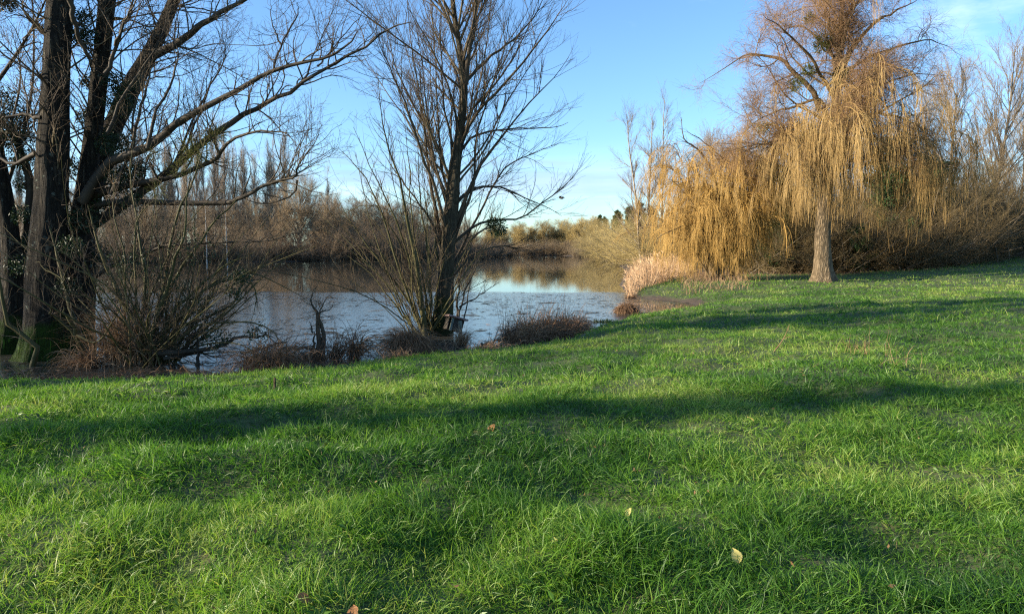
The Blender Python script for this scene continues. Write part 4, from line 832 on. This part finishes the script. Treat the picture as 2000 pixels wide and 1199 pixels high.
def shore_litter():
    n = 8500; u = rng.uniform(-60, 1160, n); vs = np.interp(u, [p[0] for p in shore_px[:13]], [p[1] for p in shore_px[:13]]) - rng.exponential(9, n) + 2
    pts = np.array([G(a, c) for a, c in zip(u, vs)]); d = fnoise(pts[:, 0], pts[:, 1], .7, 2); k = rng.random(n) < np.clip((d - .33) * 4, .05, 1) * np.where(u < 520, 1, .5); pts = pts[k]; n = len(pts)
    pts[:, 2] = np.maximum(ground(pts[:, 0], pts[:, 1]), ZW) + .005
    D = np.stack([rng.normal(0, 1, n), rng.normal(0, 1, n), rng.uniform(-.1, .35, n)], -1); p = blades(pts, D, rng.uniform(.08, .4, n), .014, 5, .12, (0, 0, 0), .05, .2)
    p[0][:, 2] = np.maximum(p[0][:, 2], ZW + .003)
    o = blade_obj('shore_litter', [p], MB['sedge']); tag(o, 'brown dead stalks and leaf litter washed along the water edge', 'litter', kind='stuff')
shore_litter()

# ------------------------------------------------------------------ trees farther off: one of each kind, then copies
def far_proto(name, hgt, kind, seed, twig_mat, bark_mat='far_bark', r_twig=.012):
    """a whole tree at the origin, built at full size"""
    root = bpy.data.objects.new(name, None); COL.objects.link(root)
    tb = Tubes(); tw = Tubes(); z = np.zeros((1, 3)); z[0, 2] = -.2
    if kind == 'poplar':
        t = grow(z, np.array([[0, 0, 1.]]), hgt * .97, hgt * .011, .02, 20, .012); tb.add(*t, 8)
        l1 = spawn(*t, 60, .12, .97, 22, 7, (hgt * .16, hgt * .34), 9, .5, .01, .06, .035, (0, 0, .06), .015, lt=.75); tb.add(*l1, 4)
        l2 = spawn(*l1, 900, .1, 1, 24, 8, (.8, 2.6), 6, .5, .01, .025, .06, (0, 0, .06), lt=.4); l3 = spawn(*l2, 3000, .1, 1, 26, 8, (.4, 1.4), 4, .6, r_twig * .6, r_twig, .06, (0, 0, .05))
    elif kind == 'slim':
        n = 3; t = grow(np.array([[-.7, 0, -.2], [.1, .3, -.2], [.8, -.2, -.2]]), np.array([[-.07, .02, 1], [.0, 0, 1], [.07, 0, 1.]]), np.array([.9, .93, 1.0]) * hgt, hgt * .0085, .02, 20, .02, (0, 0, .01)); tb.add(*t, 8)
        l1 = spawn(*t, 120, .08, .98, 36, 10, (hgt * .14, hgt * .34), 10, .5, .008, .045, .05, (0, 0, .045), .02, lt=.72); tb.add(*l1, 4)
        l2 = spawn(*l1, 900, .1, 1, 26, 8, (.5, 1.8), 6, .5, .005, .015, .07, (0, 0, .06), lt=.4); l3 = spawn(*l2, 5200, .1, 1, 28, 8, (.3, 1.0), 4, .6, r_twig * .6, r_twig, .07, (0, 0, .04))
    elif kind == 'round':
        t = grow(z, np.array([[0, 0, 1.]]), hgt * .75, hgt * .02, .03, 16, .03, (0, 0, .02)); tb.add(*t, 8)
        l1 = spawn(*t, 60, .06 if twig_mat == 'far_olive' else .12, .98, 44, 12, (hgt * .30, hgt * .52), 10, .5, .012, .12, .07, (0, 0, .06), .03, lt=.45); tb.add(*l1, 5)
        l2 = spawn(*l1, 420, .2, 1, 38, 10, (hgt * .07, hgt * .2), 7, .5, .008, .03, .08, (0, 0, .05), lt=.3); l3 = spawn(*l2, 11000, .1, 1, 36, 12, (.5, 1.7), 4, .6, r_twig * .6, r_twig, .08, (0, 0, .04))
    elif kind == 'bush':
        n = 60; S = np.stack([rng.normal(0, hgt * .16, n), rng.normal(0, hgt * .12, n), np.full(n, -.2)], -1); D = np.stack([rng.normal(0, .6, n), rng.normal(0, .6, n), rng.uniform(.5, 1.1, n)], -1)
        l1 = grow(S, D, rng.uniform(.6, 1.05, n) * hgt, rng.uniform(.02, .05, n), .008, 10, .06, (0, 0, .015), .03); tb.add(*l1, 4)
        l2 = spawn(*l1, 1000, .02, 1, 38, 14, (hgt * .12, hgt * .34), 7, .5, .006, .02, .09, (0, 0, .03), lt=.3); l3 = spawn(*l2, 11000, .1, 1, 38, 14, (.3, 1.2), 4, .6, r_twig * .6, r_twig, .09, (0, 0, .03))
    elif kind == 'fan':
        t = grow(z, np.array([[0.05, 0, 1.]]), hgt * .96, hgt * .011, .02, 18, .02, (0, 0, .02)); tb.add(*t, 8)
        l1 = spawn(*t, 44, .12, .92, 27, 6, (hgt * .30, hgt * .50), 14, .5, .01, .09, .04, (0, 0, .02), .015, lt=.5); tb.add(*l1, 5)
        l2 = spawn(*l1, 620, .2, 1, 26, 8, (hgt * .06, hgt * .17), 7, .5, .007, .02, .06, (0, 0, .05), lt=.3); l3 = spawn(*l2, 7500, .1, 1, 27, 9, (.3, 1.2), 4, .6, r_twig * .6, r_twig, .07, (0, 0, .04))
    elif kind == 'birch':
        t = grow(z, np.array([[0, 0, 1.]]), hgt * .97, hgt * .009, .015, 20, .02, (0, 0, .01)); tb.add(*t, 8)
        l1 = spawn(*t, 40, .35, .97, 40, 9, (hgt * .12, hgt * .25), 8, .4, .006, .03, .06, (0, 0, .04), lt=.7); tw.add(*l1, 4, tone(len(l1[0])))
        l2 = spawn(*l1, 300, .2, 1, 36, 10, (.5, 1.6), 6, .5, .005, .012, .07, (0, 0, -.02)); l3 = spawn(*l2, 1400, .2, 1, 30, 10, (.4, 1.0), 4, .6, r_twig * .6, r_twig, .07, (0, 0, -.06))
    for l, s in ((l2, 3), (l3, 3)): tw.add(*l, s, tone(len(l[0])))
    tb.build('trunk' if kind != 'bush' else 'stem', MB[bark_mat], root); tw.build('crown', MB[twig_mat], root); return root
def evergreen_proto(name, hgt, wid, seed, kind):
    root = bpy.data.objects.new(name, None); COL.objects.link(root); tb = Tubes()
    t = grow(np.array([[0, 0, -.2]]), np.array([[0, 0, 1.]]), hgt * .95, hgt * .02, .03, 14, .02); tb.add(*t, 8)
    l1 = spawn(*t, 60 if kind == 'pine' else 80, .35 if kind == 'pine' else .05, .99, 62, 10, (wid * .5, wid * 1.1), 8, .5, .01, .06, .07, (0, 0, .05), lt=.55); tb.add(*l1, 4); tb.build('trunk', MB['far_bark'], root)
    n = 9000; S, T, _ = at(*l1, rng.integers(0, len(l1[0]), n), rng.uniform(.25, 1, n)); lv = Leaves(); lv.add(S + rng.normal(0, wid * .07, (n, 3)), .28 if kind == 'pine' else .2, .4, None, T + rng.normal(0, .7, (n, 3))); lv.build('crown', MB['needle'], root); return root
PROT = {}
def proto(key, *a):
    PROT[key] = [far_proto(a[0], a[1], a[2], s, *a[3:]) if a[2] in ('poplar', 'slim', 'round', 'bush', 'birch', 'fan') else evergreen_proto(a[0], a[1], a[3], s, a[2]) for s in range(PV.get(key, 2))]
PV = {'slim': 1, 'birch': 1, 'tall_round': 2, 'yew': 1}
proto('poplar', 'bare_poplar', 24, 'poplar', 'far_pale', 'far_pale_bark', .020)
proto('round', 'broad_bare_tree', 15, 'round', 'far_twig', 'far_bark', .028)
proto('lbush', 'bank_shrub', 8, 'bush', 'far_red', 'far_bark', .028)
proto('far', 'woodland_tree', 11, 'round', 'far_olive', 'far_bark', .045)
proto('fbush', 'low_shrub', 8, 'bush', 'far_twig', 'far_bark', .04)
proto('rbush', 'brown_thicket', 6, 'bush', 'thicket_twig', 'far_bark', .011)
proto('obush', 'olive_shrub', 6, 'bush', 'far_olive', 'far_bark', .012)
proto('slim', 'slim_bare_tree', 15.2, 'slim', 'far_red', 'far_pale_bark', .015)
proto('tall_round', 'pointed_bare_tree', 18, 'fan', 'far_twig', 'far_bark', .011)
proto('pine', 'dark_pine', 11, 'pine', 1.9)
proto('yew', 'evergreen_tree', 7.5, 'yew', 2.1)
proto('birch', 'birch_tree', 14, 'birch', 'far_red', 'birch_bark', .012)
USED = {}
def place(key, items, group, labels):
    """items: (u, Y, height scale, width scale) from left to right"""
    items = sorted(items, key=lambda q: q[0])
    for i, it in enumerate(items):
        u, Y, s = it[:3]; ws = it[3] if len(it) > 3 else 1.0
        src = PROT[key][i % len(PROT[key])]; x = (u - CX) / F * Y; z = max(gz(x, Y), ZW) - .05
        lb = labels if isinstance(labels, str) and '%' not in labels else (labels % ORD[i] if isinstance(labels, str) else labels[i])
        if id(src) not in USED:
            o = src; USED[id(src)] = 1; o.location = (x, Y, z); o.scale = (s * ws, s * ws, s); o.rotation_euler = (0, 0, rng.random() * 6.28 if key != 'slim' else 0)
        else: o = copy_tree(src, (x, Y, z), rng.random() * 6.28, s * ws, None, s)
        tag(o, lb, 'shrub' if 'bush' in key else 'tree', group)
R = rng.uniform
place('poplar', [(u + R(-4, 4), R(148, 172), R(25, 29.5) / 24 * (.93 if u > 470 else 1.0) * (.8 if u > 575 else 1), .8) for u in list(range(-60, 130, 27)) + list(range(196, 572, 14)) + [640]],
      'bare poplars across the lake', 'pale bare poplar in the tall row across the lake, %s from the left')
place('round', [(587, 132, 1.12, 1.0), (548, 150, .9), (640, 145, .9), (690, 150, .8), (735, 158, .78), (780, 162, .82), (820, 170, .85), (865, 175, .74), (905, 185, .72), (300, 128, .75), (450, 140, .7), (150, 130, .8), (40, 130, .8), (350, 140, .75), (400, 146, .7), (500, 140, .75), (230, 136, .75), (715, 175, .85), (760, 182, .9), (668, 165, .8), (618, 160, .75), (330, 178, 1.0, 1.2), (405, 182, 1.0, 1.2), (470, 186, 1.0, 1.2), (530, 186, 1.0, 1.2), (645, 190, 1.05, 1.2), (705, 192, 1.05, 1.2), (750, 195, 1.05, 1.2), (800, 198, 1.0, 1.2), (850, 200, .95, 1.2), (255, 176, 1.0, 1.2)],
      'rounded bare trees on the far bank', 'rounded bare tree on the left far bank, %s from the left')
place('lbush', [(u, Y, s, 1.3) for u, Y, s in ((-20, 113, .9), (45, 112, .9), (180, 114, .8), (230, 113, .75), (290, 114, .8), (345, 113, .7), (395, 116, .8), (445, 118, .72), (498, 124, .7), (545, 130, .75), (640, 133, .8), (690, 136, .95), (735, 140, 1.0), (780, 146, 1.05), (825, 152, .95), (868, 160, .9), (905, 172, .85), (940, 188, .75), (972, 205, .7), (668, 137, .75), (605, 131, .5), (575, 131, .55), (520, 127, .6), (470, 121, .55), (420, 117, .5), (370, 115, .5), (318, 114, .5), (262, 114, .55), (758, 142, .7), (712, 138, .65), (802, 148, .7), (848, 156, .7), (888, 167, .7))],
      'brown shrubs on the far bank', 'brown bare shrub at the left far water edge, %s from the left')
place('fbush', [(u, Y, s, 1.5) for u, Y, s in ((930, 248, .62), (952, 250, .6), (975, 247, .66), (998, 250, .7), (1022, 247, .62), (1048, 250, .7), (1072, 248, .75), (1096, 246, .66), (1118, 244, .7), (1140, 240, .72), (1160, 226, .7), (1176, 206, .7), (890, 190, .62), (915, 205, .62), (1128, 219, .5), (1146, 207, .5), (1163, 199, .5))],
      'low shrubs along the end of the lake', 'low brown shrub at the far end water edge, %s from the left')
place('far', [(u, Y, s, 1.35) for u, Y, s in ((925, 262, .75), (955, 258, .8), (985, 262, .82), (1012, 258, .88), (1040, 262, .95), (1062, 258, 1.1), (1090, 262, .95), (1112, 257, 1.05), (1132, 252, 1.12), (1155, 240, 1.08), (1178, 225, .95), (1010, 300, 1.2), (1100, 300, 1.3), (1165, 280, 1.25), (960, 300, 1.1))],
      'woodland trees at the end of the lake', 'olive-brown woodland tree at the far end of the lake, %s from the left')
place('pine', [(1167, 262, 1.22, .9), (1184, 255, 1.15, 1.1), (1198, 250, 1.3, 1.0), (1212, 248, 1.25, 1.2), (1226, 240, 1.35, 1.0), (1240, 232, 1.3, 1.2), (1256, 228, 1.4, 1.1), (1272, 225, 1.3, 1.1)], 'dark pines above the far right bank', 'dark green pine above the far right lakeside, %s from the left')
place('obush', [(1186, 190, 1.15, 1.5), (1196, 165, 1.25, 1.4), (1208, 140, 1.2, 1.3), (1222, 118, 1.15, 1.2), (1238, 98, 1.1, 1.2), (1256, 84, 1.0, 1.2), (1290, 75, 1.0, 1.2), (1330, 64, 1.0, 1.2), (1150, 235, .8, 1.3), (1100, 250, .6, 1.3), (1040, 252, .5, 1.3), (990, 250, .55, 1.3)],
      'olive shrubs along the right lakeside', 'olive-brown lakeside shrub on the right shore, %s from the left')
place('slim', [(1268, 66, 1.0)], None, ['tall slim triple-stemmed bare tree rising behind the reeds'])
place('tall_round', [(1925, 62, .98, 1.0), (1840, 58, .80, 1.1), (1985, 70, .78, 1.0), (1770, 66, .8, 1.0), (1350, 66, .62, 1.0), (1400, 62, .6, 1.0)], 'bare trees behind the willow', ['pale bare tree between the tall slim tree and the golden willow', 'pale bare tree partly hidden behind the golden willow top', 'bare tree directly behind the right part of the weeping willow', 'bare tree just right of the weeping willow crown', 'tallest pointed bare tree right of the weeping willow', 'shorter bare tree at the right edge behind the thicket'])
place('rbush', [(u, Y, s, ws) for u, Y, s, ws in ((1500, 50, 1.15, 1.2), (1540, 51, 1.3, 1.1), (1580, 47, .8, 1.2), (1625, 48.5, .95, 1.2), (1665, 50, .9, 1.1), (1710, 47.5, .75, 1.2), (1755, 47.5, .85, 1.2), (1790, 49, 1.0, 1.1), (1830, 50, 1.15, 1.2), (1865, 53, .9, 1.2), (1900, 56, 1.25, 1.2), (1940, 60, 1.0, 1.2), (1975, 66, .9, 1.2), (2010, 72, .9, 1.2), (1850, 58, 1.5, 1.2), (1920, 68, 1.3, 1.2), (1780, 56, 1.45, 1.2), (1975, 74, 1.6, 1.1), (1600, 56, 1.35, 1.2), (1700, 58, 1.25, 1.2), (1480, 56, 1.25, 1.2), (1540, 58, 1.4, 1.2))],
      'brown thickets behind the weeping willow', 'brown leafless thicket behind the weeping willow, %s from the left')
place('yew', [(1735, 47.5, 1.12, 1.1), (1510, 47, .66, 1.1), (1685, 46, .4, 1.6), (1800, 49, .95, 1.0)], None, ['dark evergreen behind the left hanging shoots of the weeping willow', 'low grey-green conifer at the thicket foot right of the willow trunk', 'big dark green evergreen behind the right side of the weeping willow', 'smaller dark evergreen in the thicket, right of the big evergreen'])
place('birch', [(405, 112, .8), (445, 114, .8), (1996, 68, .75)], 'white birches', ['white-stemmed birch at the left far bank, left of its twin', 'white-stemmed birch at the left far bank, right of its twin', 'thin white birch stem at the right edge behind the thicket'])
# trees of the near left bank, beyond the edge of the picture: they shade the meadow
place('poplar', [(-5600, 3.45, .44, .75), (-6900, 3.25, .46, .6)], None, ['slender bare tree on the near bank left of the view, farther from the old tree', 'slender bare tree on the near bank left of the view, nearer the old tree'])
place('lbush', [(-1725, 9.8, 1.0, .55)], None, ['tall shrub on the near bank left of the view'])
